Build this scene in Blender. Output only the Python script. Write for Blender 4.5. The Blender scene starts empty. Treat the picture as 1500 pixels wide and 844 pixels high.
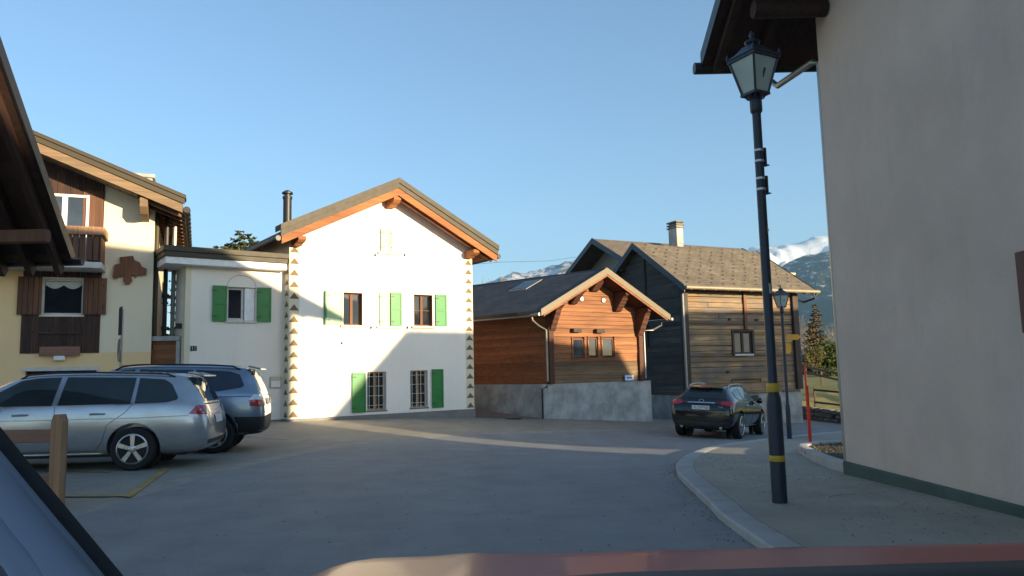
import bpy, bmesh, math, random
import numpy as np
from math import sin, cos, tan, radians, pi, sqrt, atan2
from mathutils import Vector, Matrix, noise
from mathutils.bvhtree import BVHTree
from mathutils.geometry import delaunay_2d_cdt
random.seed(7)
SC = bpy.context.scene
COL = SC.collection

# ------------------------------------------------------------------ camera, sky, sun, exposure
FOC = 1100.0; PITCH = radians(6.3); ROLL = radians(1.3); CZ = 1.38
SUN_AZ = radians(50.0); SUN_EL = radians(8.0)
fw = Vector((0, cos(PITCH), sin(PITCH))); r0 = Vector((1, 0, 0)); u0 = Vector((0, -sin(PITCH), cos(PITCH)))
rt = r0*cos(ROLL) - u0*sin(ROLL); up = u0*cos(ROLL) + r0*sin(ROLL)
cam = bpy.data.cameras.new('camera'); camo = bpy.data.objects.new('camera', cam); COL.objects.link(camo)
cam.sensor_width = 36; cam.lens = FOC/1500*36; cam.clip_start = 0.05; cam.clip_end = 60000
m = Matrix((rt, up, -fw)).transposed().to_4x4(); m.translation = Vector((0, 0, CZ)); camo.matrix_world = m
SC.camera = camo
SC.view_settings.view_transform = 'Standard'; SC.view_settings.look = 'None'
SC.view_settings.exposure = 1.08; SC.view_settings.gamma = 1; SC.view_settings.use_curve_mapping = False
W = bpy.data.worlds.new('World'); SC.world = W; W.use_nodes = True
nt = W.node_tree; nt.nodes.clear()
wo = nt.nodes.new('ShaderNodeOutputWorld'); bg = nt.nodes.new('ShaderNodeBackground'); sk = nt.nodes.new('ShaderNodeTexSky')
sk.sky_type = 'NISHITA'; sk.sun_disc = False; sk.sun_elevation = SUN_EL
sk.sun_rotation = pi - SUN_AZ     # sun stands behind the camera, to the right
sk.altitude = 1400; sk.air_density = 1.0; sk.dust_density = 1.5; sk.ozone_density = 2.0
bg.inputs[1].default_value = 0.15
nt.links.new(sk.outputs[0], bg.inputs[0]); nt.links.new(bg.outputs[0], wo.inputs[0])
sl = bpy.data.lights.new('sun', 'SUN'); sl.energy = 5.0; sl.angle = radians(0.55); sl.color = (1.0, 0.80, 0.52)
so = bpy.data.objects.new('sun', sl); COL.objects.link(so)
sd = Vector((sin(SUN_AZ)*cos(SUN_EL), -cos(SUN_AZ)*cos(SUN_EL), sin(SUN_EL)))
so.rotation_euler = sd.to_track_quat('Z', 'Y').to_euler(); so.location = (30, -30, 30)
SC.cycles.max_bounces = 8; SC.cycles.volume_bounces = 0; SC.cycles.transparent_max_bounces = 8
SC.cycles.use_denoising = True

# ------------------------------------------------------------------ survey: where a sight line from the camera meets a wall or the ground
def ray(px, py): return fw + rt*((px-750)/FOC) + up*((422-py)/FOC)
def at_depth(px, py, Y):
    d = ray(px, py); return Vector((0, 0, CZ)) + d*(Y/d.y)
_G = np.array([(0,0,0),(-5.65,11.3,.02),(2.46,7.2,.0),(7.83,21.8,-.76),(5.83,22.5,-.78),(-6.4,22,.06),(-1.46,25.7,-.14),(1,27,-.32),(5.5,30.6,-.75),(13.6,36,-1.29),(4.04,9.3,-.05),(4.13,6.3,0),(-15,15,.1),(-15,25,.3),(0,12,-.08),(20,36,-1.7),(-10,5,0)])
def _ft(x, y): return np.array([x, y, x*x, x*y, y*y, x*y*y/30]).T
_A = _ft(_G[:,0], _G[:,1]); _w = np.linalg.solve(_A.T@_A + np.eye(6)*.5, _A.T@_G[:,2])
_K = np.exp(-((_G[:,0][:,None]-_G[:,0])**2 + (_G[:,1][:,None]-_G[:,1])**2)/72.0)
_r = np.linalg.solve(_K + np.eye(len(_G))*.03, _G[:,2] - _A@_w)
def g(x, y):
    X = min(max(x, -20), 24); Y = min(max(y, -8), 42)
    return float(_ft(np.array(X), np.array(Y))@_w) + float(np.exp(-((X-_G[:,0])**2 + (Y-_G[:,1])**2)/72.0)@_r)
def gnd(px, py):
    d = ray(px, py); a, b = 1.5, 60.0
    Y = 1.5
    while Y < 60:
        p = Vector((0, 0, CZ)) + d*(Y/d.y)
        if p.z < g(p.x, p.y): return p
        Y += 0.02
    return p

# ------------------------------------------------------------------ materials
def newmat(name):
    mt = bpy.data.materials.new(name); mt.use_nodes = True
    n = mt.node_tree; n.nodes.clear()
    out = n.nodes.new('ShaderNodeOutputMaterial'); b = n.nodes.new('ShaderNodeBsdfPrincipled')
    n.links.new(b.outputs[0], out.inputs[0])
    return mt, n, b
def coords(n, scale=(1,1,1), rot=(0,0,0)):
    tc = n.nodes.new('ShaderNodeTexCoord'); mp = n.nodes.new('ShaderNodeMapping')
    mp.inputs['Scale'].default_value = scale; mp.inputs['Rotation'].default_value = rot
    n.links.new(tc.outputs['Object'], mp.inputs[0]); return mp.outputs[0]
def noise_n(n, vec, scale, detail=5, rough=.55):
    t = n.nodes.new('ShaderNodeTexNoise'); t.inputs['Scale'].default_value = scale
    t.inputs['Detail'].default_value = detail; t.inputs['Roughness'].default_value = rough
    n.links.new(vec, t.inputs['Vector']); return t.outputs[0]
def ramp(n, fac, stops):
    r = n.nodes.new('ShaderNodeValToRGB'); cr = r.color_ramp
    while len(cr.elements) < len(stops): cr.elements.new(.5)
    for e, (p, c) in zip(cr.elements, stops): e.position = p; e.color = (*c, 1)
    n.links.new(fac, r.inputs[0]); return r.outputs[0]
def mixc(n, fac, a, b, mode='MIX'):
    mx = n.nodes.new('ShaderNodeMix'); mx.data_type = 'RGBA'; mx.blend_type = mode
    for i, v in ((0, fac), (6, a), (7, b)):
        if hasattr(v, 'links') or hasattr(v, 'is_linked'): n.links.new(v, mx.inputs[i])
        else: mx.inputs[i].default_value = (*v, 1) if isinstance(v, tuple) else v
    return mx.outputs[2]
def bump(n, b, h, strength=.3, dist=.02):
    bp = n.nodes.new('ShaderNodeBump'); bp.inputs['Strength'].default_value = strength; bp.inputs['Distance'].default_value = dist
    n.links.new(h, bp.inputs['Height']); n.links.new(bp.outputs[0], b.inputs['Normal'])
def sc(c, k): return tuple(x*k for x in c)
def m_rough(name, col, var=.15, scale=3.0, rough=.85, bs=.25, bscale=60, fine=.06, bd=.01):
    mt, n, b = newmat(name); v = coords(n)
    f = noise_n(n, v, scale); c = ramp(n, f, [(.3, sc(col, 1-var)), (.7, sc(col, 1+var*.6))])
    f2 = noise_n(n, v, bscale, 3)
    c = mixc(n, f2, c, sc(col, .7), 'MIX') if fine > .3 else c
    c2 = ramp(n, f2, [(.3, (1-fine*2,)*3), (.7, (1+fine,)*3)])
    c = mixc(n, 1.0, c, c2, 'MULTIPLY')
    n.links.new(c, b.inputs['Base Color']); b.inputs['Roughness'].default_value = rough
    bump(n, b, f2, bs, bd); return mt
def m_plain(name, col, rough=.5, metal=0, coat=0):
    mt, n, b = newmat(name); v = coords(n); f = noise_n(n, v, 6, 4)
    c = ramp(n, f, [(.3, sc(col, .9)), (.7, sc(col, 1.08))]); n.links.new(c, b.inputs['Base Color'])
    rr = n.nodes.new('ShaderNodeMapRange'); rr.inputs[3].default_value = rough*.85; rr.inputs[4].default_value = min(1, rough*1.15)
    n.links.new(f, rr.inputs[0]); n.links.new(rr.outputs[0], b.inputs['Roughness'])
    b.inputs['Metallic'].default_value = metal; b.inputs['Coat Weight'].default_value = coat; b.inputs['Coat Roughness'].default_value = .04
    return mt
def m_wood(name, col, dark, axis='x', plank=.0, contrast=1.0, rough=.75, knots=True, weather=None):
    """grain stretched along axis; each plank (of height 'plank' across the grain) has its own tint"""
    mt, n, b = newmat(name)
    s = {'x': (.5, 12, 16), 'y': (12, .5, 16), 'z': (16, 12, .6)}[axis]
    v = coords(n, s); gr = noise_n(n, v, 1.6, 6, .65)
    c = ramp(n, gr, [(.28, dark), (.5, sc(col, .85)), (.72, sc(col, 1.12))])
    big = noise_n(n, coords(n, {'x': (.35, .35, 1.6), 'y': (.35, .35, 1.6), 'z': (1.5, 1.5, .35)}[axis]), 1.5, 4)
    c = mixc(n, 1.0, c, ramp(n, big, [(.3, (.72, .70, .68)), (.7, (1.12, 1.1, 1.08))]), 'MULTIPLY')
    if plank:
        tc = n.nodes.new('ShaderNodeTexCoord'); sp = n.nodes.new('ShaderNodeSeparateXYZ'); n.links.new(tc.outputs['Object'], sp.inputs[0])
        mm = n.nodes.new('ShaderNodeMath'); mm.operation = 'DIVIDE'; mm.inputs[1].default_value = plank
        n.links.new(sp.outputs[{'x': 2, 'y': 2, 'z': 0}[axis]], mm.inputs[0])
        fl = n.nodes.new('ShaderNodeMath'); fl.operation = 'FLOOR'; n.links.new(mm.outputs[0], fl.inputs[0])
        wn = n.nodes.new('ShaderNodeTexWhiteNoise'); wn.noise_dimensions = '1D'; n.links.new(fl.outputs[0], wn.inputs['W'])
        c = mixc(n, 1.0, c, ramp(n, wn.outputs[0], [(0, (1-.38*contrast,)*3), (1, (1+.16*contrast,)*3)]), 'MULTIPLY')
    if knots:
        kv = coords(n, {'x': (2.2, 2.2, 9), 'y': (2.2, 2.2, 9), 'z': (9, 9, 2.2)}[axis])
        vo = n.nodes.new('ShaderNodeTexVoronoi'); vo.inputs['Scale'].default_value = 1.3; n.links.new(kv, vo.inputs['Vector'])
        k = ramp(n, vo.outputs['Distance'], [(.03, (.25, .2, .18)), (.10, (1, 1, 1))]); c = mixc(n, .8, c, k, 'MULTIPLY')
    if weather:
        wv = noise_n(n, coords(n, (.5, .5, .9)), 1.3, 5)
        c = mixc(n, ramp(n, wv, [(.42, (0,0,0)), (.62, (1,1,1))]), c, weather)
    n.links.new(c, b.inputs['Base Color']); b.inputs['Roughness'].default_value = rough
    bump(n, b, gr, .35, .006); return mt
def m_glass(name, col=(.012, .016, .02), rough=.04):
    mt, n, b = newmat(name); f = noise_n(n, coords(n), 1.2, 2)
    n.links.new(ramp(n, f, [(.3, sc(col, .7)), (.7, sc(col, 1.5))]), b.inputs['Base Color'])
    b.inputs['Roughness'].default_value = rough; b.inputs['IOR'].default_value = 1.55
    bump(n, b, f, .04, .02); return mt
def m_paint(name, col, metal=.6, rough=.28, flake=True):
    mt, n, b = newmat(name); v = coords(n); f = noise_n(n, v, 900 if flake else 6, 2)
    dirt = noise_n(n, coords(n, (1, 1, 2)), 2.5, 5)
    c = ramp(n, f, [(.3, sc(col, .85)), (.7, sc(col, 1.1))]); c = mixc(n, 1, c, ramp(n, dirt, [(.35, (.85, .84, .82)), (.65, (1, 1, 1))]), 'MULTIPLY')
    n.links.new(c, b.inputs['Base Color']); b.inputs['Metallic'].default_value = metal; b.inputs['Roughness'].default_value = rough
    b.inputs['Coat Weight'].default_value = .8; b.inputs['Coat Roughness'].default_value = .05; return mt
def m_plaster(name, col, var=.05, stain=(.75, .72, .66), stain_amt=.35, bs=.35, bsc=90, nsc=.7, foot=0):
    mt, n, b = newmat(name); v = coords(n)
    f = noise_n(n, v, nsc, 7, .62); c = ramp(n, f, [(.36, sc(col, 1-var)), (.66, col)])
    chips = noise_n(n, v, 7.0, 6, .7); c = mixc(n, ramp(n, chips, [(.66, (0,0,0)), (.72, (.35,)*3)]), c, sc(col, .72))
    st = noise_n(n, coords(n, (2.5, 2.5, .6)), 1.4, 6, .65)
    sm = ramp(n, st, [(.55, (0,0,0)), (.85, (stain_amt,)*3)]); c = mixc(n, sm, c, tuple(a*s_ for a, s_ in zip(col, stain)))
    n.links.new(c, b.inputs['Base Color']); b.inputs['Roughness'].default_value = .92
    bump(n, b, noise_n(n, v, bsc, 4, .6), bs, .008); return mt
def m_asphalt(name, col, patch=.2, agg=260):
    mt, n, b = newmat(name); v = coords(n)
    f = noise_n(n, v, .22, 6, .6); f1 = noise_n(n, v, 1.7, 5, .6); f2 = noise_n(n, v, agg, 2)
    c = ramp(n, f, [(.3, sc(col, 1-patch)), (.7, sc(col, 1+patch))])
    c = mixc(n, 1, c, ramp(n, f1, [(.3, (.84, .84, .85)), (.7, (1.08, 1.08, 1.06))]), 'MULTIPLY')
    f3 = noise_n(n, coords(n, (1, .16, 1), (0, 0, .5)), .9, 5, .6); c = mixc(n, 1, c, ramp(n, f3, [(.35, (.92, .925, .93)), (.6, (1.03, 1.03, 1.02))]), 'MULTIPLY')
    f4 = noise_n(n, v, 5.5, 3, .5); c = mixc(n, 1, c, ramp(n, f4, [(.72, (1, 1, 1)), (.78, (.84, .84, .84))]), 'MULTIPLY')
    c = mixc(n, 1, c, ramp(n, f2, [(.35, (.7, .7, .7)), (.65, (1.3, 1.3, 1.28))]), 'MULTIPLY')
    vo = n.nodes.new('ShaderNodeTexVoronoi'); vo.feature = 'DISTANCE_TO_EDGE'; vo.inputs['Scale'].default_value = .22
    wv = n.nodes.new('ShaderNodeVectorMath'); wv.operation = 'ADD'; sv = n.nodes.new('ShaderNodeVectorMath'); sv.operation = 'SCALE'; sv.inputs[3].default_value = 1.4
    tn = n.nodes.new('ShaderNodeTexNoise'); tn.inputs['Scale'].default_value = 1.1; tn.inputs['Detail'].default_value = 6; n.links.new(v, tn.inputs['Vector'])
    n.links.new(tn.outputs[1], sv.inputs[0]); n.links.new(v, wv.inputs[0]); n.links.new(sv.outputs[0], wv.inputs[1]); n.links.new(wv.outputs[0], vo.inputs['Vector'])
    c = mixc(n, 1, c, ramp(n, vo.outputs[0], [(.0, (.86, .86, .86)), (.004, (1, 1, 1))]), 'MULTIPLY')
    n.links.new(c, b.inputs['Base Color']); b.inputs['Roughness'].default_value = .82; b.inputs['Specular IOR Level'].default_value = .35
    bump(n, b, f2, .4, .004); return mt
def m_tiles(name, col, bw=.45, bh=.2, axis_rot=(0,0,0), mortar=.012, var=.25, offset=.5, tint=(1,1,1)):
    mt, n, b = newmat(name); uvn = n.nodes.new('ShaderNodeUVMap')
    br = n.nodes.new('ShaderNodeTexBrick'); br.offset = offset
    br.inputs['Color1'].default_value = (*sc(col, 1-var), 1); br.inputs['Color2'].default_value = (*sc(col, 1+var), 1)
    br.inputs['Mortar'].default_value = (*sc(col, .35), 1); br.inputs['Scale'].default_value = 1
    br.inputs['Mortar Size'].default_value = mortar; br.inputs['Brick Width'].default_value = bw; br.inputs['Row Height'].default_value = bh
    br.inputs['Mortar Smooth'].default_value = .3
    n.links.new(uvn.outputs[0], br.inputs['Vector'])
    f = noise_n(n, coords(n), 1.2, 6, .65); c = mixc(n, 1, br.outputs[0], ramp(n, f, [(.3, (.78, .78, .76)), (.7, (1.15, 1.14, 1.1))]), 'MULTIPLY')
    f2 = noise_n(n, coords(n), 60, 3); c = mixc(n, 1, c, ramp(n, f2, [(.3, (.8, .8, .8)), (.7, (1.15, 1.15, 1.15))]), 'MULTIPLY')
    n.links.new(c, b.inputs['Base Color']); b.inputs['Roughness'].default_value = .7
    inv = n.nodes.new('ShaderNodeMath'); inv.operation = 'SUBTRACT'; inv.inputs[0].default_value = 1; n.links.new(br.outputs['Fac'], inv.inputs[1])
    bump(n, b, inv.outputs[0], .6, .012); return mt

M = {}
M['plaster_white'] = m_plaster('plaster_white', (.90, .85, .76), stain_amt=.22)
M['plaster_cream'] = m_plaster('plaster_cream', (.74, .66, .48), stain_amt=.2)
M['plaster_annex'] = m_plaster('plaster_annex', (.86, .79, .68))
M['plaster_yellow'] = m_plaster('plaster_yellow', (.82, .59, .31), stain_amt=.2)
M['plaster_pale'] = m_plaster('plaster_pale', (.78, .68, .49), stain_amt=.2)
M['plaster_grey'] = m_plaster('plaster_grey', (.62, .50, .42), var=.14, stain=(.72, .70, .70), stain_amt=.6, bs=.8, bsc=42, nsc=.9)
M['plaster_rear'] = m_plaster('plaster_rear', (.35, .33, .30), var=.15)
M['green_base'] = m_rough('green_base', (.055, .092, .078), .3, 1.5, .8)
M['ochre'] = m_rough('ochre', (.30, .20, .10), .15, 4, .9)
M['concrete'] = m_plaster('concrete', (.46, .46, .44), var=.45, stain=(.5, .48, .45), stain_amt=.8, bs=.6, bsc=25, nsc=1.7)
M['concrete_dark'] = m_plaster('concrete_dark', (.26, .26, .25), var=.25, stain=(.6, .58, .55), stain_amt=.7, bs=.5, bsc=25)
M['plinth'] = m_rough('plinth', (.22, .21, .19), .2, 2)
M['kerb'] = m_rough('kerb', (.38, .375, .36), .15, 2.5, .85, .3, 140, .12)
M['asphalt'] = m_asphalt('asphalt', (.235, .24, .245), .10)
M['drain'] = m_rough('drain', (.30, .285, .25), .2, 2.5, .85, .3, 140, .12)
M['asphalt_lot'] = m_asphalt('asphalt_lot', (.27, .25, .215), .16)
M['pavement'] = m_asphalt('pavement', (.32, .295, .25), .14, 200)
M['alley'] = m_asphalt('alley', (.22, .15, .125), .15)
M['line_yellow'] = m_rough('line_yellow', (.42, .29, .09), .3, 5, .8, .2, 80, .2)
M['line_white'] = m_rough('line_white', (.38, .37, .34), .25, 5, .8, .2, 80, .2)
M['green'] = m_plain('green', (.012, .19, .035), .42)
M['green_glare'] = m_plain('green_glare', (.42, .56, .34), .5)  # green shutter paint with the low sun's glare put into the colour
M['metal_brown'] = m_plain('metal_brown', (.040, .030, .012), .6, .0)
M['metal_dark'] = m_plain('metal_dark', (.028, .026, .025), .45, .3)
M['olive_metal'] = m_plain('olive_metal', (.15, .115, .065), .5, .1)
M['zinc'] = m_plain('zinc', (.33, .32, .29), .4, .7)
M['gutter_beige'] = m_plain('gutter_beige', (.26, .215, .14), .45, .2)
M['white'] = m_plain('white', (.78, .77, .74), .45)
M['offwhite'] = m_plain('offwhite', (.55, .53, .48), .6)
M['black'] = m_plain('black', (.012, .012, .013), .6)
M['rubber'] = m_rough('rubber', (.018, .018, .019), .2, 5, .85)
M['curtain'] = m_rough('curtain', (.52, .55, .50), .1, 9, .9)
M['glass'] = m_glass('glass')
M['glass_sky'] = m_glass('glass_sky', (.03, .04, .055), .03)
M['fascia_orange'] = m_wood('fascia_orange', (.36, .13, .038), (.20, .065, .02), 'x', knots=False)
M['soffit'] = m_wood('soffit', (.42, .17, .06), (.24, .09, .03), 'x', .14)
M['chalet_old_shade'] = m_wood('chalet_old_shade', (.27, .165, .085), (.11, .06, .035), 'x', .155, 1.3)
M['chalet_wood'] = m_wood('chalet_wood', (.36, .145, .052), (.12, .042, .018), 'x', .155, 1.0)
M['chalet_side'] = m_wood('chalet_side', (.30, .10, .035), (.13, .045, .02), 'y', .155, .8)
M['chalet_dark'] = m_wood('chalet_dark', (.095, .033, .017), (.06, .022, .012), 'y')
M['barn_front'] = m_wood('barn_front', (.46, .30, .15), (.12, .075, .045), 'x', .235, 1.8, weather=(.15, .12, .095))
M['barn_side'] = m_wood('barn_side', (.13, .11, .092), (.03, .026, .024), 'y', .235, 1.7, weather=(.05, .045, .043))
M['barn_dark'] = m_wood('barn_dark', (.06, .045, .035), (.02, .015, .012), 'z')
M['brown_dark'] = m_wood('brown_dark', (.060, .025, .014), (.032, .014, .009), 'z', .16, 1.0, knots=False)
M['brown_mid'] = m_wood('brown_mid', (.17, .075, .038), (.085, .036, .02), 'z', .12, .8, knots=False)
M['brown_beam'] = m_wood('brown_beam', (.22, .145, .08), (.12, .075, .045), 'x', knots=False)
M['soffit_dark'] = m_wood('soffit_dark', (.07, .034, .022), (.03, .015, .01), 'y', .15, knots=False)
M['fence_wood'] = m_wood('fence_wood', (.42, .24, .13), (.24, .12, .065), 'z', knots=False)
M['fence_rail'] = m_wood('fence_rail', (.30, .16, .11), (.17, .085, .06), 'x', knots=False)
M['old_wood'] = m_wood('old_wood', (.09, .06, .045), (.035, .024, .02), 'x')
M['window_brown'] = m_wood('window_brown', (.22, .09, .04), (.12, .045, .02), 'z', knots=False)
M['window_tan'] = m_wood('window_tan', (.46, .27, .11), (.3, .16, .06), 'z', knots=False)
M['garage'] = m_wood('garage', (.25, .10, .035), (.16, .06, .02), 'x', .12, knots=False)
M['slate'] = m_tiles('slate', (.040, .042, .050), .42, .22, var=.3)
M['shingle'] = m_tiles('shingle', (.185, .148, .100), .33, .17, var=.16, mortar=.010)
M['shingle_rear'] = m_tiles('shingle_rear', (.165, .130, .090), .45, .24, var=.12, mortar=.008)
M['tile_brown'] = m_tiles('tile_brown', (.14, .115, .08), .4, .3)
M['lamp_metal'] = m_plain('lamp_metal', (.022, .030, .045), .42, .2)
M['steel'] = m_plain('steel', (.45, .46, .47), .3, .9)
M['glass_dull'] = m_glass('glass_dull', (.05, .06, .07), .35)
M['lamp_glass'] = m_glass('lamp_glass', (.32, .38, .36), .18)
M['yellow'] = m_plain('yellow', (.55, .34, .02), .5)
M['sign_orange'] = m_plain('sign_orange', (.80, .36, .025), .45)
M['red'] = m_plain('red', (.72, .035, .02), .4)
M['red_sign'] = m_plain('red_sign', (.07, .022, .022), .6)
M['blue'] = m_plain('blue', (.03, .17, .42), .4)
M['soil'] = m_rough('soil', (.055, .04, .028), .5, 9, .95, .9, 40, .3, .03)
M['stone'] = m_rough('stone', (.19, .18, .165), .35, 4, .9, .7, 20, .2, .03)
M['car_silver'] = m_paint('car_silver', (.50, .53, .57), .7, .27)
M['car_blue'] = m_paint('car_blue', (.26, .33, .42), .75, .3)
M['car_black'] = m_paint('car_black', (.004, .004, .005), .0, .15)
M['car_red'] = m_paint('car_red', (.30, .010, .008), .0, .35)
M['car_red'].node_tree.nodes['Principled BSDF'].inputs['Specular IOR Level'].default_value = .3
M['car_red'].node_tree.nodes['Principled BSDF'].inputs['Coat Weight'].default_value = .12
M['car_glass'] = m_glass('car_glass', (.022, .032, .036), .02)
M['car_glass_blue'] = m_glass('car_glass_blue', (.02, .03, .045), .02)
M['car_plastic'] = m_rough('car_plastic', (.022, .023, .025), .15, 8, .6, .15, 200)
M['chrome'] = m_plain('chrome', (.65, .66, .68), .12, 1)
M['alloy'] = m_plain('alloy', (.52, .53, .55), .28, .85)
M['lamp_red'] = m_plain('lamp_red', (.42, .012, .015), .12, 0, 1)
M['lamp_dark'] = m_plain('lamp_dark', (.09, .006, .008), .15, 0, 1)
M['lamp_clear'] = m_plain('lamp_clear', (.7, .7, .72), .12, 0, 1)
M['plate'] = m_plain('plate', (.72, .72, .70), .4)
M['trim_silver'] = m_plain('trim_silver', (.17, .20, .25), .33, .5)
M['sgraffito'] = m_plain('sgraffito', (.17, .115, .06), .8)
M['bark'] = m_rough('bark', (.13, .10, .08), .3, 6, .95, .8, 30, .2, .02)
M['twig'] = m_rough('twig', (.20, .155, .125), .2, 6, .95)

# leaf material factory
def m_leaf(name, cols, scale=2.0):
    mt, n, b = newmat(name); f = noise_n(n, coords(n), scale, 4)
    k = len(cols); c = ramp(n, f, [(.28+.44*i/(k-1), cc) for i, cc in enumerate(cols)])
    n.links.new(c, b.inputs['Base Color']); b.inputs['Roughness'].default_value = .7
    b.inputs['Specular IOR Level'].default_value = .25; return mt
M['needle'] = m_leaf('needle', [(.020, .035, .014), (.045, .06, .020), (.09, .065, .025)], 1.2)
M['needle_brown'] = m_leaf('needle_brown', [(.10, .045, .022), (.12, .085, .03), (.07, .075, .025)], 1.6)
M['bush'] = m_leaf('bush', [(.02, .04, .012), (.05, .075, .018), (.11, .12, .03)], 1.4)
M['bush_olive'] = m_leaf('bush_olive', [(.09, .085, .03), (.15, .13, .04)], 3)
M['grassm'] = m_leaf('grassm', [(.22, .20, .06), (.34, .29, .085), (.17, .18, .05)], 1.1)
M['field'] = m_leaf('field', [(.10, .11, .05), (.17, .15, .07), (.08, .10, .045)], .05)

# ------------------------------------------------------------------ mesh building
class MB:
    def __init__(s, tf=None): s.v = []; s.f = []; s.mi = []; s.tf = tf; s.cur = 0; s.uv = {}
    def add(s, pts, faces):
        k = len(s.v); s.v += [tuple(s.tf(*p)) if s.tf else tuple(p) for p in pts]
        for f in faces: s.f.append([i+k for i in f]); s.mi.append(s.cur)
        return s
    def box(s, x0, x1, y0, y1, z0, z1):
        return s.add([(x0,y0,z0),(x1,y0,z0),(x1,y1,z0),(x0,y1,z0),(x0,y0,z1),(x1,y0,z1),(x1,y1,z1),(x0,y1,z1)],
            [(0,3,2,1),(4,5,6,7),(0,1,5,4),(1,2,6,5),(2,3,7,6),(3,0,4,7)])
    def prism(s, pts, vec):
        n = len(pts); q = [tuple(a+b for a, b in zip(p, vec)) for p in pts]
        return s.add(list(pts)+q, [tuple(range(n))[::-1], tuple(range(n, 2*n))] + [(i, (i+1) % n, n+(i+1) % n, n+i) for i in range(n)])
    def obox(s, a, b, w, h, upv=(0,0,1)):
        """beam from a to b, w wide, h high (hanging centred)"""
        a = Vector(a); b = Vector(b); d = (b-a).normalized(); u = Vector(upv); sd_ = d.cross(u).normalized(); u = sd_.cross(d)
        c = [a + sd_*(i*w/2) + u*(j*h/2) for i, j in ((-1,-1),(1,-1),(1,1),(-1,1))]
        return s.prism([tuple(p) for p in c], tuple(b-a))
    def tube(s, path, r, n=8, cap=True):
        P = [Vector(p) for p in path]; R = r if isinstance(r, (list, tuple)) else [r]*len(P); vs = []
        for i, p in enumerate(P):
            t = (P[min(i+1, len(P)-1)] - P[max(i-1, 0)]).normalized()
            a = t.cross(Vector((0,0,1)) if abs(t.z) < .9 else Vector((1,0,0))).normalized(); b = t.cross(a)
            vs += [tuple(p + (a*cos(2*pi*j/n) + b*sin(2*pi*j/n))*R[i]) for j in range(n)]
        fs = [(i*n+j, i*n+(j+1) % n, (i+1)*n+(j+1) % n, (i+1)*n+j) for i in range(len(P)-1) for j in range(n)]
        if cap: fs += [tuple(range(n))[::-1], tuple(range((len(P)-1)*n, len(P)*n))]
        return s.add(vs, fs)
    def lathe(s, prof, c=(0,0,0), n=20, axis='z'):
        vs = []
        for r, z in prof:
            for j in range(n):
                a = 2*pi*j/n; x, y = r*cos(a), r*sin(a)
                p = (x, y, z) if axis == 'z' else ((x, z, y) if axis == 'y' else (z, x, y))
                vs.append((c[0]+p[0], c[1]+p[1], c[2]+p[2]))
        k = len(prof); fs = [(i*n+j, i*n+(j+1) % n, (i+1)*n+(j+1) % n, (i+1)*n+j) for i in range(k-1) for j in range(n)]
        fs += [tuple(range(n))[::-1], tuple(range((k-1)*n, k*n))]
        return s.add(vs, fs)
    def build(s, name, mats, parent=None, smooth=False, bevel=0, uvf=None):
        me = bpy.data.meshes.new(name); me.from_pydata(s.v, [], s.f)
        for mm in (mats if isinstance(mats, (list, tuple)) else [mats]): me.materials.append(M[mm] if isinstance(mm, str) else mm)
        for p, i in zip(me.polygons, s.mi): p.material_index = i
        bm = bmesh.new(); bm.from_mesh(me); bmesh.ops.recalc_face_normals(bm, faces=bm.faces)
        if bevel:
            bmesh.ops.bevel(bm, geom=bm.edges[:], offset=bevel, segments=1, affect='EDGES', clamp_overlap=True)
        bm.to_mesh(me); bm.free()
        if uvf:
            uv = me.uv_layers.new(name='UVMap')
            for l in me.loops: uv.data[l.index].uv = uvf(me.vertices[l.vertex_index].co)
        if smooth:
            me.polygons.foreach_set('use_smooth', [True]*len(me.polygons))
            try: me.set_sharp_from_angle(angle=radians(40))
            except Exception: pass
        o = bpy.data.objects.new(name, me); COL.objects.link(o)
        if parent is not None: o.parent = parent
        return o
def tag(o, label, cat, group=None):
    o['label'] = label; o['category'] = cat
    if group: o['group'] = group
    return o
def empty(name, loc, rz, label, cat, group=None):
    o = bpy.data.objects.new(name, None); COL.objects.link(o); o.location = loc; o.rotation_euler = (0, 0, rz)
    o.empty_display_size = .3
    return tag(o, label, cat, group)
def struct(o): o['kind'] = 'structure'; return o

class Frame:
    """a building's own axes: u along its front, v into it, z up; S() reads a sight line on a plane parallel to the front"""
    def __init__(s, A, phi, z0=0): s.A = Vector((A[0], A[1], 0)); s.phi = phi; s.z0 = z0
    def S(s, px, py, v=0.0):
        o = s.A + Vector((-sin(s.phi), cos(s.phi), 0))*v; n = Vector((sin(s.phi), -cos(s.phi), 0))
        c = Vector((0, 0, CZ)); d = ray(px, py); t = (o-c).dot(n)/d.dot(n); p = c + d*t
        return ((p-o).dot(Vector((cos(s.phi), sin(s.phi), 0))), p.z - s.z0)
    def rect(s, x0, y0, x1, y1, v=0.0):
        a = s.S(x0, y0, v); b = s.S(x1, y1, v); return (min(a[0], b[0]), max(a[0], b[0]), min(a[1], b[1]), max(a[1], b[1]))
    def loc(s): return (s.A.x, s.A.y, s.z0)

def wall_holes(mb, u0, u1, z0, z1, holes, v=0.0, depth=.22):
    us = sorted(set([u0, u1] + [h[i] for h in holes for i in (0, 1)])); zs = sorted(set([z0, z1] + [h[i] for h in holes for i in (2, 3)]))
    for a, b in zip(us, us[1:]):
        for c, d in zip(zs, zs[1:]):
            mu, mz = (a+b)/2, (c+d)/2
            if any(h[0] < mu < h[1] and h[2] < mz < h[3] for h in holes): continue
            mb.add([(a, v, c), (b, v, c), (b, v, d), (a, v, d)], [(0,1,2,3)])
    for a, b, c, d in holes:
        mb.add([(a,v,c),(b,v,c),(b,v,d),(a,v,d),(a,v+depth,c),(b,v+depth,c),(b,v+depth,d),(a,v+depth,d)], [(0,4,5,1),(1,5,6,2),(2,6,7,3),(3,7,4,0)])

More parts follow.
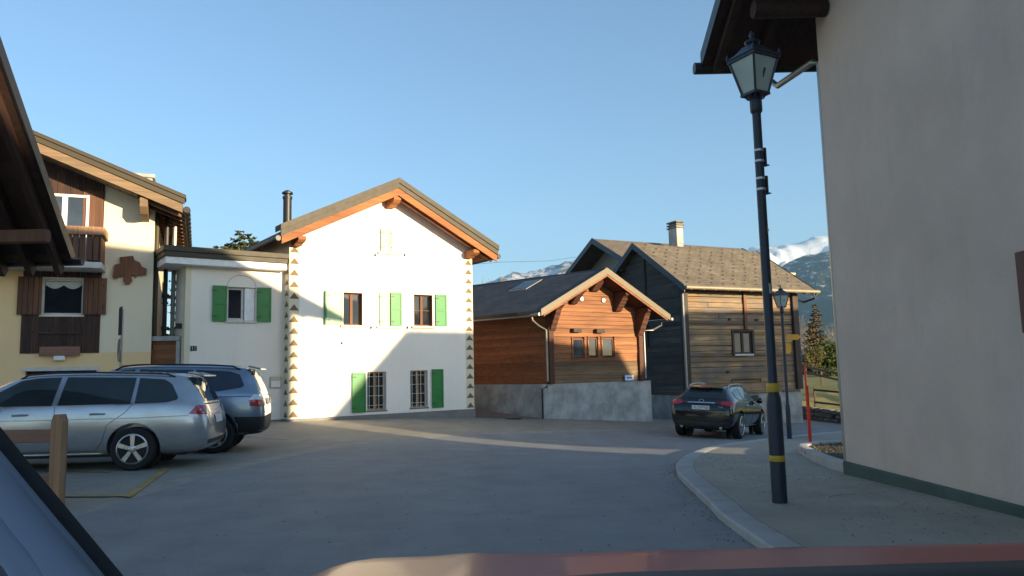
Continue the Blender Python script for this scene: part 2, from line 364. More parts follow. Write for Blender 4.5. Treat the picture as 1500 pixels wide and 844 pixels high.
def shutter(par, u0, u1, z0, z1, v=-.05, mat='green', louvre=False, lab=None):
    mb = MB(); t = .035; fr = .055
    mb.box(u0, u1, v, v+t*.6, z0, z1)
    for a, b, c, d in ((u0, u0+fr, z0, z1), (u1-fr, u1, z0, z1), (u0+fr, u1-fr, z0, z0+fr*1.2), (u0+fr, u1-fr, z1-fr*1.2, z1), (u0+fr, u1-fr, (z0+z1)/2-.03, (z0+z1)/2+.03)):
        mb.box(a, b, v-.014, v-.001, c, d)
    o = mb.build('shutter', mat, par, bevel=.003)
    if lab: o['label'] = lab
    hb = MB()
    for z in (z0+.14, z1-.14):
        hb.box(u0-.02, u0+.12, v-.022, v-.016, z-.012, z+.012)
    hb.build('hinge', 'metal_dark', o)
    return o

# ================================================================== SETTING
def grid_sheet(name, xs, ys, zf, mat, inside=None):
    mb = MB(); nx, ny = len(xs), len(ys)
    vs = [(x, y, zf(x, y)) for y in ys for x in xs]
    fs = []
    for j in range(ny-1):
        for i in range(nx-1):
            if inside and not inside((xs[i]+xs[i+1])/2, (ys[j]+ys[j+1])/2): continue
            fs.append((j*nx+i, j*nx+i+1, (j+1)*nx+i+1, (j+1)*nx+i))
    mb.add(vs, fs); return struct(mb.build(name, mat, smooth=True))
def far_z(x, y):
    z = g(x, y) - .08
    d = sqrt(x*x + y*y)
    if d > 75: z -= (min(d, 2600)-75)*.13*min(1, (d-75)/250)
    return z
ax = [-30000, -12000, -6000, -3000, -1500, -800, -400, -200, -120, -80] + list(range(-60, 61, 4)) + [80, 120, 200, 400, 800, 1500, 3000, 6000, 12000, 30000]
grid_sheet('ground', [a for a in ax if abs(a) <= 12000], [-250, -200] + [a for a in ax if -200 < a <= 12000], far_z, 'field')
grid_sheet('road', [x*.75 for x in range(-40, 46)], [y*.75 for y in range(-14, 60)], lambda x, y: g(x, y), 'asphalt')

def strip(name, L, R, mat, dz=.006, nsub=3, ncross=4, taper=False):
    """sheet lofted between two ground lines"""
    mb = MB(); rows = []
    for k in range(len(L)-1):
        for i in range(nsub + (1 if k == len(L)-2 else 0)):
            t = i/nsub; rows.append(((L[k][0]*(1-t)+L[k+1][0]*t, L[k][1]*(1-t)+L[k+1][1]*t), (R[k][0]*(1-t)+R[k+1][0]*t, R[k][1]*(1-t)+R[k+1][1]*t)))
    vs = []
    for a, b in rows:
        for j in range(ncross+1):
            t = j/ncross
            if taper and ncross > 4: t = (0, .03)[j] if j < 2 else .03+(j-1)/(ncross-1)*.97
            x = a[0]*(1-t)+b[0]*t; y = a[1]*(1-t)+b[1]*t; vs.append((x, y, g(x, y)+(-.004 if taper and j == 0 else dz)))
    n = ncross+1; fs = [(i*n+j, i*n+j+1, (i+1)*n+j+1, (i+1)*n+j) for i in range(len(rows)-1) for j in range(ncross)]
    m_ = len(rows); rim = [i*n for i in range(m_)] + [(m_-1)*n+j for j in range(1, n)] + [i*n+n-1 for i in range(m_-2, -1, -1)] + [j for j in range(n-2, 0, -1)]
    k = len(vs); low = [(vs[i][0], vs[i][1], vs[i][2]-.06) for i in rim]; up_ = [vs[i] for i in rim]; q = len(rim)
    mb.add(vs, fs); mb.add(up_+low, [(i, (i+1) % q, q+(i+1) % q, q+i) for i in range(q)])
    return struct(mb.build(name, mat, smooth=True))
def cat(pts, n=5):
    out = []; P = [Vector((p[0], p[1], 0)) for p in pts]; P = [P[0]*2-P[1]] + P + [P[-1]*2-P[-2]]
    for k in range(1, len(P)-2):
        for i in range(n):
            t = i/n; a, b, c, d = P[k-1:k+3]
            q = .5*((2*b) + (c-a)*t + (2*a-5*b+4*c-d)*t*t + (3*b-3*c+d-a)*t**3); out.append((q.x, q.y))
    out.append((P[-2].x, P[-2].y)); return out
def offset_line(L, w):
    out = []
    for i in range(len(L)):
        a = Vector(L[max(i-1, 0)]); b = Vector(L[min(i+1, len(L)-1)]); d = (b-a).normalized(); out.append((L[i][0]+d.y*w, L[i][1]-d.x*w))
    return out
def kerb(name, L, w, h, mat, top0=0.0):
    """kerb stone of width w to the right of line L, standing h above the road"""
    R_ = offset_line(L, w); mb = MB(); c = .018
    vs = []; n = 6
    for a, b in zip(L, R_):
        ax_, ay = a; bx, by = b; k = c/w
        ix, iy = ax_+(bx-ax_)*k, ay+(by-ay)*k; z = g(ax_, ay); z2 = g(bx, by)
        vs += [(ax_, ay, z-.05), (ax_, ay, z+h-c), (ix, iy, z+h), (bx-(bx-ax_)*k, by-(by-ay)*k, z2+h), (bx, by, z2+h-c*.6), (bx, by, z2-.05)]
    fs = [(i*n+j, i*n+j+1, (i+1)*n+j+1, (i+1)*n+j) for i in range(len(L)-1) for j in range(n-1)] + [tuple(range(n)), tuple(range((len(L)-1)*n, len(L)*n))[::-1]]
    mb.add(vs, fs); return mb.build(name, mat, smooth=True), R_
# right-hand pavement
KO = cat([(1.9, -6), (1.85, 2), (1.80, 6.25), (1.88, 7.53), (2.02, 9.14), (2.17, 10.37), (2.54, 11.93), (3.22, 13.93), (4.55, 17.31), (6.35, 20.62), (8.15, 23.09), (12.41, 28.61), (17, 34.5)], 8)
ko, KI = kerb('kerb', KO, .24, .075, 'kerb'); struct(ko)
# cracks and stone joints of the kerb, sunk dark lines
inner = []
for (x, y) in KI:
    if y < 9.3: inner.append((4.3, y))
    else:
        t = min(1, (y-9.3)/14); inner.append((4.3 + t*11, 9.3+(y-9.3)*.55))
strip('pavement', KI, inner, 'pavement', .068, 1, 8)

kj = MB()
for i_ in range(14, 44, 5):
    (x0_, y0_), (x1_, y1_) = KO[i_], KI[i_]; d_ = Vector((y1_-y0_, -(x1_-x0_), 0)).normalized()*.006
    kj.add([(x0_-d_.x, y0_-d_.y, g(x0_, y0_)+.0765), (x0_+d_.x, y0_+d_.y, g(x0_, y0_)+.0765), (x1_+d_.x, y1_+d_.y, g(x1_, y1_)+.0765), (x1_-d_.x, y1_-d_.y, g(x1_, y1_)+.0765)], [(0,1,2,3)])
struct(kj.build('kerb_surface', 'plinth'))
# sidewalk on the white house side, drain strip and parking lot
GL = cat([(-4.5, -4), (-4.35, 5), (-4.3, 9.56), (-4.07, 12.84), (-3.56, 15.59), (-2.89, 16.9), (-2.09, 18.25), (-1.15, 19.86), (1.94, 22.79), (5.21, 25.82), (9.2, 29.3), (13.5, 33.2)], 6)
LL = offset_line(GL, -14)
strip('parking_ground', GL[:30], [(x-14, y+max(0, i-20)*.25) for i, (x, y) in enumerate(GL[:30])], 'asphalt_lot', .010, 2, 16, True)
strip('sidewalk', GL[26:], offset_line(GL[26:], -7), 'asphalt_lot', .006, 2, 10, True)
strip('road_gutter_ground', GL, offset_line(GL, -.34), 'drain', .013, 2, 2, True)
def ground_quad(name, pts, mat, dz=.022):
    mb = MB(); mb.add([(x, y, g(x, y)+dz) for x, y in pts], [tuple(range(len(pts)))]); return struct(mb.build(name, mat))
def gp(px, py): p = gnd(px, py); return (p.x, p.y)
ground_quad('road_marking', [gp(178, 731), gp(192, 731), gp(250, 688), gp(240, 688)], 'line_yellow')
ground_quad('road_marking', [gp(60, 731), gp(60, 729), gp(186, 728.4), gp(186, 730.6)], 'line_yellow', .026)
ground_quad('road_marking', [gp(60, 692), gp(60, 690.5), gp(160, 692.5), gp(160, 694)], 'line_yellow')
ground_quad('road_marking', [gp(427, 651), gp(429, 651.5), gp(449, 643), gp(447, 642.6)], 'line_white')
# alley climbing between the white house and the chalet
WA = radians(41)
al = MB(); rows = []
for k in range(9):
    L_ = k*1.3; z = g(.9, 26.6)+.02 + L_*.085
    bx = Vector((.99, 27, 0)) + Vector((-cos(WA), sin(WA), 0))*L_ + Vector((-.05, -.3, 0)); ax_ = Vector((-1.2, 25.5, 0)) + Vector((-cos(WA), sin(WA), 0))*L_*1.0 + Vector((-.5*min(1, k), 0, 0))
    rows.append((ax_, bx, z))
for a, b, z in rows: al.v += [(a.x, a.y, max(z, g(a.x, a.y)+.02)), (b.x, b.y, z)]
al.f = [(2*i, 2*i+1, 2*i+3, 2*i+2) for i in range(8)]; al.mi = [0]*8
struct(al.build('alley_path', 'alley'))

# manhole covers (lie in the ground)
def manhole(px, py, r, label, dz):
    p = gnd(px, py); mb = MB(); mb.lathe([(r, 0), (r, .006), (r-.03, .012), (r-.035, .006), (0.01, .008)], n=28)
    o = mb.build('manhole_cover', 'pavement' if r > .35 else 'metal_dark', smooth=False); o.location = (p.x, p.y, g(p.x, p.y)+dz)
    tag(o, label, 'manhole'); return o
manhole(1268, 744, .36, 'round manhole cover in the pavement beside the green wall base', .066)
manhole(752, 614, .3, 'dark manhole cover at the foot of the pink alley', .022)

# ================================================================== RIGHT BUILDING
RBC = Vector((4.14, 9.60, 0)); th = radians(-1.0)
rb = empty('house', (RBC.x, RBC.y, g(4.1, 9.6)), 0, 'grey plastered house with green wall base and dark timber roof overhang above the near lamp', 'house')
Z0 = g(4.1, 9.6); EZ = 5.62-Z0; SL = .5; WX = 4.15; LY = 7.5   # eave height, slope, width (X), length (Y)
def rbtf(x, y, z): return (x - y*.03, y, z)                     # gable wall turned a touch
mb = MB(rbtf)
poly = [(0, 0, -.6), (0, 0, EZ+.35), (0, -LY/2, EZ+.35+SL*LY/2), (0, -LY, EZ+.35), (0, -LY, -.6)]
mb.prism(poly, (WX, 0, 0)); mb.build('wall', 'plaster_grey', rb)
mb = MB(rbtf); mb.box(-.035, WX+.03, -LY-.03, .035, -.6, .23); mb.build('wall_base', 'green_base', rb, bevel=.01)
mb = MB(rbtf)
OV = 1.25; NO = .9
for sgn, ya, yb in ((1, NO, -LY/2), (-1, -LY-NO, -LY/2)):
    za = EZ+.1; zb = za + SL*abs(ya-yb)
    mb.prism([(-OV, ya, za), (-OV, yb, zb), (-OV, yb, zb+.14), (-OV, ya, za+.14)], (WX+2*OV, 0, 0))
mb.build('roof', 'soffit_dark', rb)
mb = MB(rbtf)
za = EZ+.1; zb = za+SL*(NO+LY/2)
mb.prism([(-OV-.04, NO+.02, za-.02), (-OV-.04, -LY/2, zb-.02), (-OV-.04, -LY/2, zb+.2), (-OV-.04, NO+.02, za+.2)], (.035, 0, 0))
mb.build('barge_board', 'metal_dark', rb)
mb = MB(rbtf)
for yy in [NO-.3-.75*k for k in range(10)]:
    z = EZ+.08+SL*(NO-yy)
for x in [-OV+.12, -.55, .6, 1.6, 2.6, 3.6]:
    mb.prism([(x, NO-.04, za-.12), (x, -LY/2, zb-.12), (x, -LY/2, zb-.003), (x, NO-.04, za-.003)], (.11, 0, 0))
mb.build('rafter', 'soffit_dark', rb)
for yy, zz in ((-.33, .0), (-2.4, 0)):
    mb = MB(rbtf); z = EZ+.08+SL*(NO-yy)-.36; mb.tube([(-OV+.3, yy, z), (-.02, yy, z)], .115, 10); mb.build('purlin', 'soffit_dark', rb, smooth=True)
mb = MB(rbtf)
gpth = [(-OV-.12, NO+.09, za+.0), (WX+OV, NO+.09, za-.0)]
mb.tube(gpth, .085, 10); mb.build('gutter', 'metal_dark', rb, smooth=True)
mb = MB(rbtf); mb.tube([(-.28, NO+.09, za-.05), (-.28, NO+.06, za-.22), (-.24, NO-.1, za-.36), (-.02, .12, za-.30), (.06, .1, za-.34), (.06, .1, .1)], .045, 10)
mb.build('downpipe', 'zinc', rb, smooth=True)
# red panel on the gable wall
kx = at_depth(1490, 420, 1.0).x; YP = 4.172/kx; a = at_depth(1490, 370, YP); b = at_depth(1496, 488, YP)
mb = MB(); mb.box(4.172, 4.232, YP-1.1, YP, b.z, a.z); o = mb.build('wall_panel', 'red_sign', bevel=.008)
tag(o, 'dark red panel fixed to the grey gable wall at the right edge', 'sign')
a = None

mb = MB(rbtf); rnd = random.Random(4)
for (yy, zz, r_) in ((-1.55, .33, .07), (-1.05, .27, .04), (-2.3, .30, .05), (-2.45, .42, .03), (-.75, .29, .03), (-3.4, .36, .04)):
    P_ = [(-.003, yy+cos(k*.6283)*r_*rnd.uniform(.6, 1.2), zz+sin(k*.6283)*r_*rnd.uniform(.5, 1.1)) for k in range(10)]; mb.prism(P_, (.002, 0, 0))
mb.build('plaster_repair', 'plaster_grey', rb)
# grit and bits along the kerb and across the square
gm = MB(); rnd = random.Random(8)
def bit(x, y, z, s_):
    a = rnd.uniform(0, 6.28); P_ = [(x+cos(a+k*2.1)*s_*rnd.uniform(.6, 1.3), y+sin(a+k*2.1)*s_*rnd.uniform(.6, 1.3), z) for k in range(3)]; gm.add(P_+[(x, y, z+s_*.7)], [(0,1,3), (1,2,3), (2,0,3)])
for k in range(900):
    i = rnd.randrange(6, len(KO)-8); t = rnd.random(); x = KO[i][0]*(1-t)+KO[i+1][0]*t; y = KO[i][1]*(1-t)+KO[i+1][1]*t; d = abs(rnd.gauss(0, .12)); bit(x-d, y+d*.2, g(x, y)+.001, rnd.uniform(.004, .013))
for k in range(500):
    x, y = rnd.uniform(2.5, 4.1), rnd.uniform(5.5, 13); bit(x, y, g(x, y)+.071, rnd.uniform(.004, .012))
for k in range(1300):
    x, y = rnd.uniform(-8, 8), rnd.uniform(4, 26)
    if x > 1.6 and y < 22: continue
    bit(x, y, g(x, y)+.014, rnd.uniform(.004, .014))
go_ = gm.build('gravel', 'stone'); go_['kind'] = 'stuff'
# planting bed with its kerb
BK = cat([(4.19, 9.66), (4.22, 10.3), (4.5, 11.65), (5.05, 13.6), (5.6, 15.0), (6.6, 16.6), (8.6, 18.3), (12, 19.5)], 8)
bk, BI = kerb('kerb', BK, .16, .20, 'kerb'); struct(bk)
strip('soil_ground', BI, [(max(x, 9.5)+.02, 9.7+(y-9.66)*.35) for x, y in BI], 'soil', .15, 1, 10)
gb = MB()
for k in range(2600):
    i = random.random(); j = random.random()
    x = 4.6+i*5.5; y = 10.2+j*7.6
    if y > 12.2+(x-4.5)*2.2 or (noise.noise(Vector((x*.8, y*.8, 3))) < -.05): continue
    z = g(x, y)+.15; a = random.random()*6.28; h = .02+.035*random.random(); w = .012
    gb.add([(x-w*cos(a), y-w*sin(a), z), (x+w*cos(a), y+w*sin(a), z), (x+.05*random.uniform(-1, 1), y+.05*random.uniform(-1, 1), z+h)], [(0,1,2)])
M['bedgrass'] = m_leaf('bedgrass', [(.07, .065, .03), (.13, .12, .045)], 3)
o = gb.build('grass', 'bedgrass'); o['kind'] = 'stuff'

# ================================================================== WHITE HOUSE
F0 = Frame((-6.41, 22.0), radians(36), 0.0)
wh = empty('house', F0.loc(), F0.phi, 'white gabled house with green shutters and triangle painted corners', 'house')
UL, UR = F0.S(421.5, 600)[0], F0.S(695, 600)[0]; DEP = 9.0; UM = 3.10
w1 = F0.rect(538, 545, 566, 600); w2 = F0.rect(601, 543, 627, 596)
w3 = F0.rect(503, 428, 531, 477); w4 = F0.rect(555, 429, 585, 478); w5 = F0.rect(606, 431, 634, 478); w6 = F0.rect(557, 335, 585, 371)
RK = .5; ZE = 5.75   # roof underside at the wall corners is about ZE
def roofz(u): return 7.16 - RK*abs(u-UM)
mb = MB()
EV = 5.2
wall_holes(mb, UL, UR, -.3, EV, [w1, w2, w3, w5])
mb.add([(UL, 0, EV), (UR, 0, EV), (UR, 0, roofz(UR)), (UM, 0, roofz(UM)), (UL, 0, roofz(UL))], [(0,1,2,3,4)])
mb.add([(UL, 0, -.3), (UL, DEP, -.3), (UL, DEP, roofz(UL)), (UL, 0, roofz(UL))], [(0,1,2,3)])
mb.add([(UR, 0, -.3), (UR, DEP, -.3), (UR, DEP, roofz(UR)), (UR, 0, roofz(UR))], [(0,1,2,3)])
mb.add([(UL, DEP, -.3), (UR, DEP, -.3), (UR, DEP, roofz(UR)), (UM, DEP, roofz(UM)), (UL, DEP, roofz(UL))], [(0,1,2,3,4)])
mb.add([(UL+.1, .3, -.3), (UR-.1, .3, -.3), (UR-.1, .3, EV), (UL+.1, .3, EV)], [(0,1,2,3)])
whw = mb.build('wall', 'plaster_white', wh)
mb = MB(); mb.box(UL-.03, UR+.03, -.03, DEP*.9, -.4, .14); mb.build('wall_base', 'plinth', wh, bevel=.008)
# roof slabs, fascia metal and orange barge board
OVF = .62; e0 = (-.62, roofz(-.62)+.02); e1 = (6.85, roofz(6.85)+.02); ap = (UM, roofz(UM)+.02)
for (a, b) in ((e0, ap), (ap, e1)):
    pass
mb = MB()
for a, b in ((e0, ap), (e1, ap)):
    mb.prism([(a[0], -OVF, a[1]), (b[0], -OVF, b[1]), (b[0], -OVF, b[1]+.18), (a[0], -OVF, a[1]+.18)], (0, DEP+OVF+.4, 0))
rf = mb.build('roof', 'tile_brown', wh, uvf=lambda c: (c.y, c.x*1.1))
mb = MB()
for a, b in ((e0, ap), (e1, ap)):
    s_ = 1 if a[0] < b[0] else -1
    mb.prism([(a[0]-s_*.03, -OVF-.06, a[1]+.04), (b[0], -OVF-.06, b[1]+.04), (b[0], -OVF-.06, b[1]+.34), (a[0]-s_*.03, -OVF-.06, a[1]+.34)], (0, .055, 0))
    mb.prism([(a[0]-s_*.05, -OVF-.10, a[1]+.20), (b[0], -OVF-.10, b[1]+.20), (b[0], -OVF-.10, b[1]+.37), (a[0]-s_*.05, -OVF-.10, a[1]+.37)], (0, .5, 0))
mb.build('roof_edge', 'metal_brown', wh)
mb = MB()
for a, b in ((e0, ap), (e1, ap)):
    mb.prism([(a[0], -OVF-.03, a[1]-.19), (b[0], -OVF-.03, b[1]-.19), (b[0], -OVF-.03, b[1]+.035), (a[0], -OVF-.03, a[1]+.035)], (0, .045, 0))
mb.build('barge_board', 'fascia_orange', wh)
mb = MB()
for a, b in ((e0, ap), (e1, ap)):
    mb.prism([(a[0], -OVF+.02, a[1]-.024), (b[0], -OVF+.02, b[1]-.024), (b[0], -OVF+.02, b[1]-.003), (a[0], -OVF+.02, a[1]-.003)], (0, DEP+OVF, 0))
    for yy in (-.33,):
        mb.prism([(a[0], yy, a[1]-.15), (b[0], yy, b[1]-.15), (b[0], yy, b[1]-.026), (a[0], yy, a[1]-.026)], (0, .09, 0))
mb.build('soffit', 'soffit', wh)
def corbel(par, u, ztop, w=.2, L=.55, mat='fascia_orange', h=.32):
    mb = MB(); pts = [(u-w/2, .06, ztop), (u-w/2, -L, ztop), (u-w/2, -L, ztop-h*.45), (u-w/2, -L*.82, ztop-h*.72), (u-w/2, -L*.55, ztop-h*.80), (u-w/2, -L*.4, ztop-h), (u-w/2, .06, ztop-h)]
    mb.prism(pts, (w, 0, 0)); return mb.build('purlin', mat, par, bevel=.01)
corbel(wh, UM, roofz(UM)-.14, .26, .58, h=.34); corbel(wh, UL+.18, roofz(UL+.18)-.19, .24, .58, h=.24); corbel(wh, UR-.18, roofz(UR-.18)-.19, .24, .58, h=.24)
# painted corners
def quoin(u0, u1, z0, z1, n, side=False, v=-.003):
    mb = MB(); mb.cur = 0; hh = (z1-z0)/n
    P = (lambda a, z, o: (a, v-o, z)) if not side else (lambda a, z, o: (UL-.003-o, a, z))
    mb.add([P(u0, z0, 0), P(u1, z0, 0), P(u1, z1, 0), P(u0, z1, 0)], [(0,1,2,3)])
    mb.cur = 1
    for k in range(n):
        zb = z0+k*hh+hh*.08; mm = (u0+u1)/2; q = (u1-u0)*.02
        mb.add([P(u0+q, zb, .003), P(u1-q, zb, .003), P(mm, zb+hh*.54, .003)], [(0,1,2)])
    return mb.build('painted_corner', ['plaster_cream', 'sgraffito'], wh)
qa = F0.S(437, 600)[0]; qb = F0.S(683.5, 600)[0]
quoin(UL, qa, .16, 5.33, 15); quoin(qb, UR, .16, 5.33, 16); quoin(.001, .36, .16, 5.0, 15, side=True)
def window(par, r, v, fr_mat, glass='glass', fr=.05, mull=True, lab=None, bars=None, barmat='zinc', rows=0):
    a, b, c, d = r; mb = MB()
    mb.box(a, a+fr, v, v+.06, c, d); mb.box(b-fr, b, v, v+.06, c, d); mb.box(a+fr, b-fr, v, v+.06, c, c+fr); mb.box(a+fr, b-fr, v, v+.06, d-fr, d)
    if mull: mb.box((a+b)/2-fr*.9, (a+b)/2+fr*.9, v-.012, v+.058, c+fr*.9, d-fr*.9)
    for k in range(rows):
        z = c+(d-c)*(k+1)/(rows+1); mb.box(a+fr, b-fr, v+.004, v+.05, z-.012, z+.012)
    w = mb.build('window', fr_mat, par, bevel=.004)
    if lab: w['label'] = lab
    g_ = MB(); g_.box(a+fr*.5, b-fr*.5, v+.03, v+.04, c+fr*.5, d-fr*.5); g_.build('pane', glass, w)
    if bars:
        bb = MB(); nu, nz = bars
        for k in range(nu): u = a+(b-a)*(k+.5)/nu if nu > 2 else a+(b-a)*(k+1)/(nu+1); bb.tube([(u, v-.1, c+.01), (u, v-.1, d-.01)], .011, 6)
        for k in range(nz): z = c+(d-c)*(k+.5)/nz; bb.tube([(a+.01, v-.113, z), (b-.01, v-.113, z)], .009, 6)
        bb.build('window_grille', barmat, w)
    return w
window(wh, w1, .14, 'window_tan', bars=(4, 4), barmat='offwhite'); window(wh, w2, .14, 'window_tan', bars=(4, 4), barmat='offwhite')
window(wh, w3, .14, 'window_brown', glass='glass_sky', mull=True); window(wh, w5, .14, 'window_brown', mull=True, rows=1)
for r in (w3, w5):   # brown timber lining of the reveal
    mb = MB(); a, b, c, d = r; mb.box(b-.016, b-.003, .004, .138, c+.003, d-.003); mb.box(a+.02, b-.018, .004, .138, d-.02, d-.004); mb.box(a+.003, a+.016, .004, .138, c+.003, d-.003); mb.build('window_lining', 'window_brown', wh)
for r in ((w1[0]-.03, w1[1]+.03, w1[2]-.05, w1[2]-.003), (w2[0]-.03, w2[1]+.03, w2[2]-.05, w2[2]-.003)):
    mb = MB(); mb.box(r[0], r[1], -.03, .1, r[2], r[3]); mb.build('window_sill', 'plinth', wh, bevel=.005)
for r in (w3, w4, w5, w6):
    mb = MB(); mb.box(r[0]-.1, r[1]+.06, -.09, .12, r[2]-.075, r[2]-.002); mb.build('window_sill', 'offwhite', wh, bevel=.006)
s1 = F0.rect(516, 546, 536, 604, -.05); s2 = F0.rect(633, 541, 650, 597, -.05); shutter(wh, *s1); shutter(wh, *s2)
s3 = F0.rect(478, 426, 502, 476, -.05); shutter(wh, *s3, mat='green_glare', lab='open shutter beside the upper left window, sun glare painted pale')
mb = MB(); mb.box(s3[0]-.05, s3[0]-.01, -.12, -.03, s3[2], s3[3]); o = mb.build('shutter', 'green', wh)
m_ = (w4[0]+w4[1])/2
shutter(wh, w4[0], m_-.01, w4[2], w4[3], mat='green_glare', lab='leaf of the closed pair, sun glare painted pale'); shutter(wh, m_+.01, w4[1]+.05, w4[2], w4[3]+.03, v=-.09, mat='green')
s5 = F0.rect(638, 431, 655, 478, -.05); shutter(wh, *s5)
m_ = (w6[0]+w6[1])/2
shutter(wh, w6[0], m_-.01, w6[2], w6[3], mat='green_glare', lab='green attic shutter, sun glare painted pale'); shutter(wh, m_+.03, w6[1]+.02, w6[2]+.02, w6[3], mat='white', lab='white attic shutter')
# shutter catches
mb = MB()
for px_, py_ in ((404+96, 502), (543, 479), (596, 479), (549, 373), (592, 373)):
    u, z = F0.S(px_, py_); mb.box(u-.01, u+.02, -.07, -.002, z-.06, z+.02)
mb.build('shutter_catch', 'metal_dark', wh)
# chimney flue
mb = MB(); cu, cv = .3, 1.6
d0 = F0.S(421, 300, 1.6)[0]; zt = F0.S(421, 279, 1.6)[1]; zb = F0.S(421, 330, 1.6)[1]
mb.lathe([(.13, zb-.9), (.13, zt-.28), (.15, zt-.28), (.15, zt-.2), (.10, zt-.2), (.10, zt-.12), (.17, zt-.12), (.17, zt-.07), (.05, zt)], (d0, 1.6, 0), 18); mb.build('chimney', 'metal_dark', wh, smooth=True)
# side gutters
mb = MB(); mb.tube([(-.70, -.6, e0[1]-.02), (-.70, DEP, e0[1]-.02)], .08, 10); mb.build('gutter', 'metal_dark', wh, smooth=True)
mb = MB(); mb.tube([(6.93, -.66, e1[1]-.0), (6.93, DEP, e1[1]-.0)], .08, 10); mb.build('gutter', 'metal_dark', wh, smooth=True)

# ================================================================== ANNEX
FA = Frame((-6.41 - sin(radians(36))*.36, 22.0 + cos(radians(36))*.36), radians(36), 0.0)
an = empty('annex', FA.loc(), FA.phi, 'flat roofed link building with number plate, arch over one window with green shutters', 'house')
aL = FA.S(272, 420)[0]; aw = FA.rect(333, 420, 374, 470)
mb = MB(); wall_holes(mb, aL, -.02, -.3, 4.55, [aw])
mb.add([(aL, 0, -.3), (aL, 1.2, -.3), (aL, 1.2, 4.55), (aL, 0, 4.55)], [(0,1,2,3)]); mb.add([(aL, 1.2, -.3), (-.02, 5, -.3), (-.02, 5, 4.55), (aL, 1.2, 4.55)], [(0,1,2,3)])
mb.add([(aL+.1, .3, -.3), (-.1, .3, -.3), (-.1, .3, 4.5), (aL+.1, .3, 4.5)], [(0,1,2,3)])
mb.build('wall', 'plaster_annex', an)
mb = MB(); mb.box(aL-.03, -.03, -.03, 1.1, -.4, .13); mb.build('wall_base', 'plinth', an)
mb = MB(); mb.box(aL-.004, aL+.14, -.004, .2, .14, 4.5); mb.build('painted_corner', 'plaster_cream', an)
fl = FA.S(240, 380, -.36)[0]
mb = MB(); mb.box(fl, -.22, -.40, 1.5, 4.66, 4.80); mb.box(fl-.03, -.19, -.44, 1.55, 4.80, 4.95); mb.build('roof', 'metal_brown', an, bevel=.008)
mb = MB(); mb.box(fl+.04, -.24, -.35, 1.45, 4.47, 4.658); mb.build('roof_slab', 'white', an, bevel=.006)
aw2 = (aw[0]+.06, aw[1]-.03, aw[2], aw[3]); amid = aw[0]+(aw[1]-aw[0])*.62
window(an, (aw[0], amid, aw[2], aw[3]), .12, 'offwhite', mull=False, fr=.07)
mb = MB(); mb.box(amid+.01, aw[1]-.01, .07, .1, aw[2]+.01, aw[3]-.01); mb.build('window_panel', 'white', an)
mb = MB(); mb.box(aw[0]-.06, aw[1]+.06, -.06, .1, aw[2]-.07, aw[2]-.003); mb.build('window_sill', 'offwhite', an, bevel=.005)
shutter(an, *FA.rect(312, 418, 332, 471, -.05)); shutter(an, *FA.rect(377, 421, 397, 472, -.05))
# incised arch
c0 = FA.S(354.5, 421); rr = (aw[1]-aw[0])/2
mb = MB(); P_ = []
for k in range(17):
    a = pi*k/16; P_.append(((aw[0]+aw[1])/2+cos(a)*rr*1.02, -.004, aw[3]+.0+sin(a)*rr*.86))
mb.tube(P_, .006, 5); mb.build('arch_line', 'plinth', an)
def text_obj(name, body, size, parent, loc, rot, mat, ext=.002, align='CENTER'):
    c = bpy.data.curves.new(name, 'FONT'); c.body = body; c.size = size; c.extrude = ext; c.align_x = align; c.align_y = 'CENTER'
    o = bpy.data.objects.new(name, c); COL.objects.link(o)
    dg = bpy.context.evaluated_depsgraph_get(); me = bpy.data.meshes.new_from_object(o.evaluated_get(dg)); me.name = name
    bpy.data.objects.remove(o); me.materials.clear(); me.materials.append(M[mat])
    ob = bpy.data.objects.new(name, me); COL.objects.link(ob); ob.location = loc; ob.rotation_euler = rot
    if parent: ob.parent = parent
    return ob
nr = FA.rect(279, 507, 288, 514)
npl = empty('number_plate', (Vector(FA.loc()) + Matrix.Rotation(FA.phi, 3, 'Z') @ Vector((nr[0], 0, nr[2])))[:], FA.phi, 'small black house number plate on the annex wall', 'sign')
mb = MB(); mb.box(0, nr[1]-nr[0], -.02, -.002, 0, nr[3]-nr[2]); mb.build('plate', 'black', npl)
text_obj('number', '11', .13, npl, ((nr[1]-nr[0])/2, -.021, (nr[3]-nr[2])/2), (pi/2, 0, 0), 'offwhite')
lr = FA.rect(395, 552, 411, 568)
lb = empty('letterbox', (Vector(FA.loc()) + Matrix.Rotation(FA.phi, 3, 'Z') @ Vector((lr[0], 0, lr[2])))[:], FA.phi, 'small white meter box set on the annex wall near the painted corner', 'box')
mb = MB(); mb.box(0, lr[1]-lr[0], -.05, -.002, 0, lr[3]-lr[2]); mb.build('body', 'zinc', lb, bevel=.004)
mb = MB(); mb.box(.025, lr[1]-lr[0]-.025, -.057, -.051, .025, lr[3]-lr[2]-.12); mb.build('door', 'white', lb)
# passage: door in the side wall, lamp, garage gate with lintel
mb = MB(); mb.box(aL-.03, aL-.003, .5, 1.35, .1, 2.55); mb.build('door', 'plaster_rear', an)
mb = MB(); mb.box(aL-.16, aL-.004, .30, .42, 2.75, 2.9); mb.build('wall_lamp', 'metal_dark', an)
mb = MB(); mb.box(aL-.12, aL-.034, .12, .22, 1.3, 1.55); mb.build('handrail_box', 'metal_dark', an)

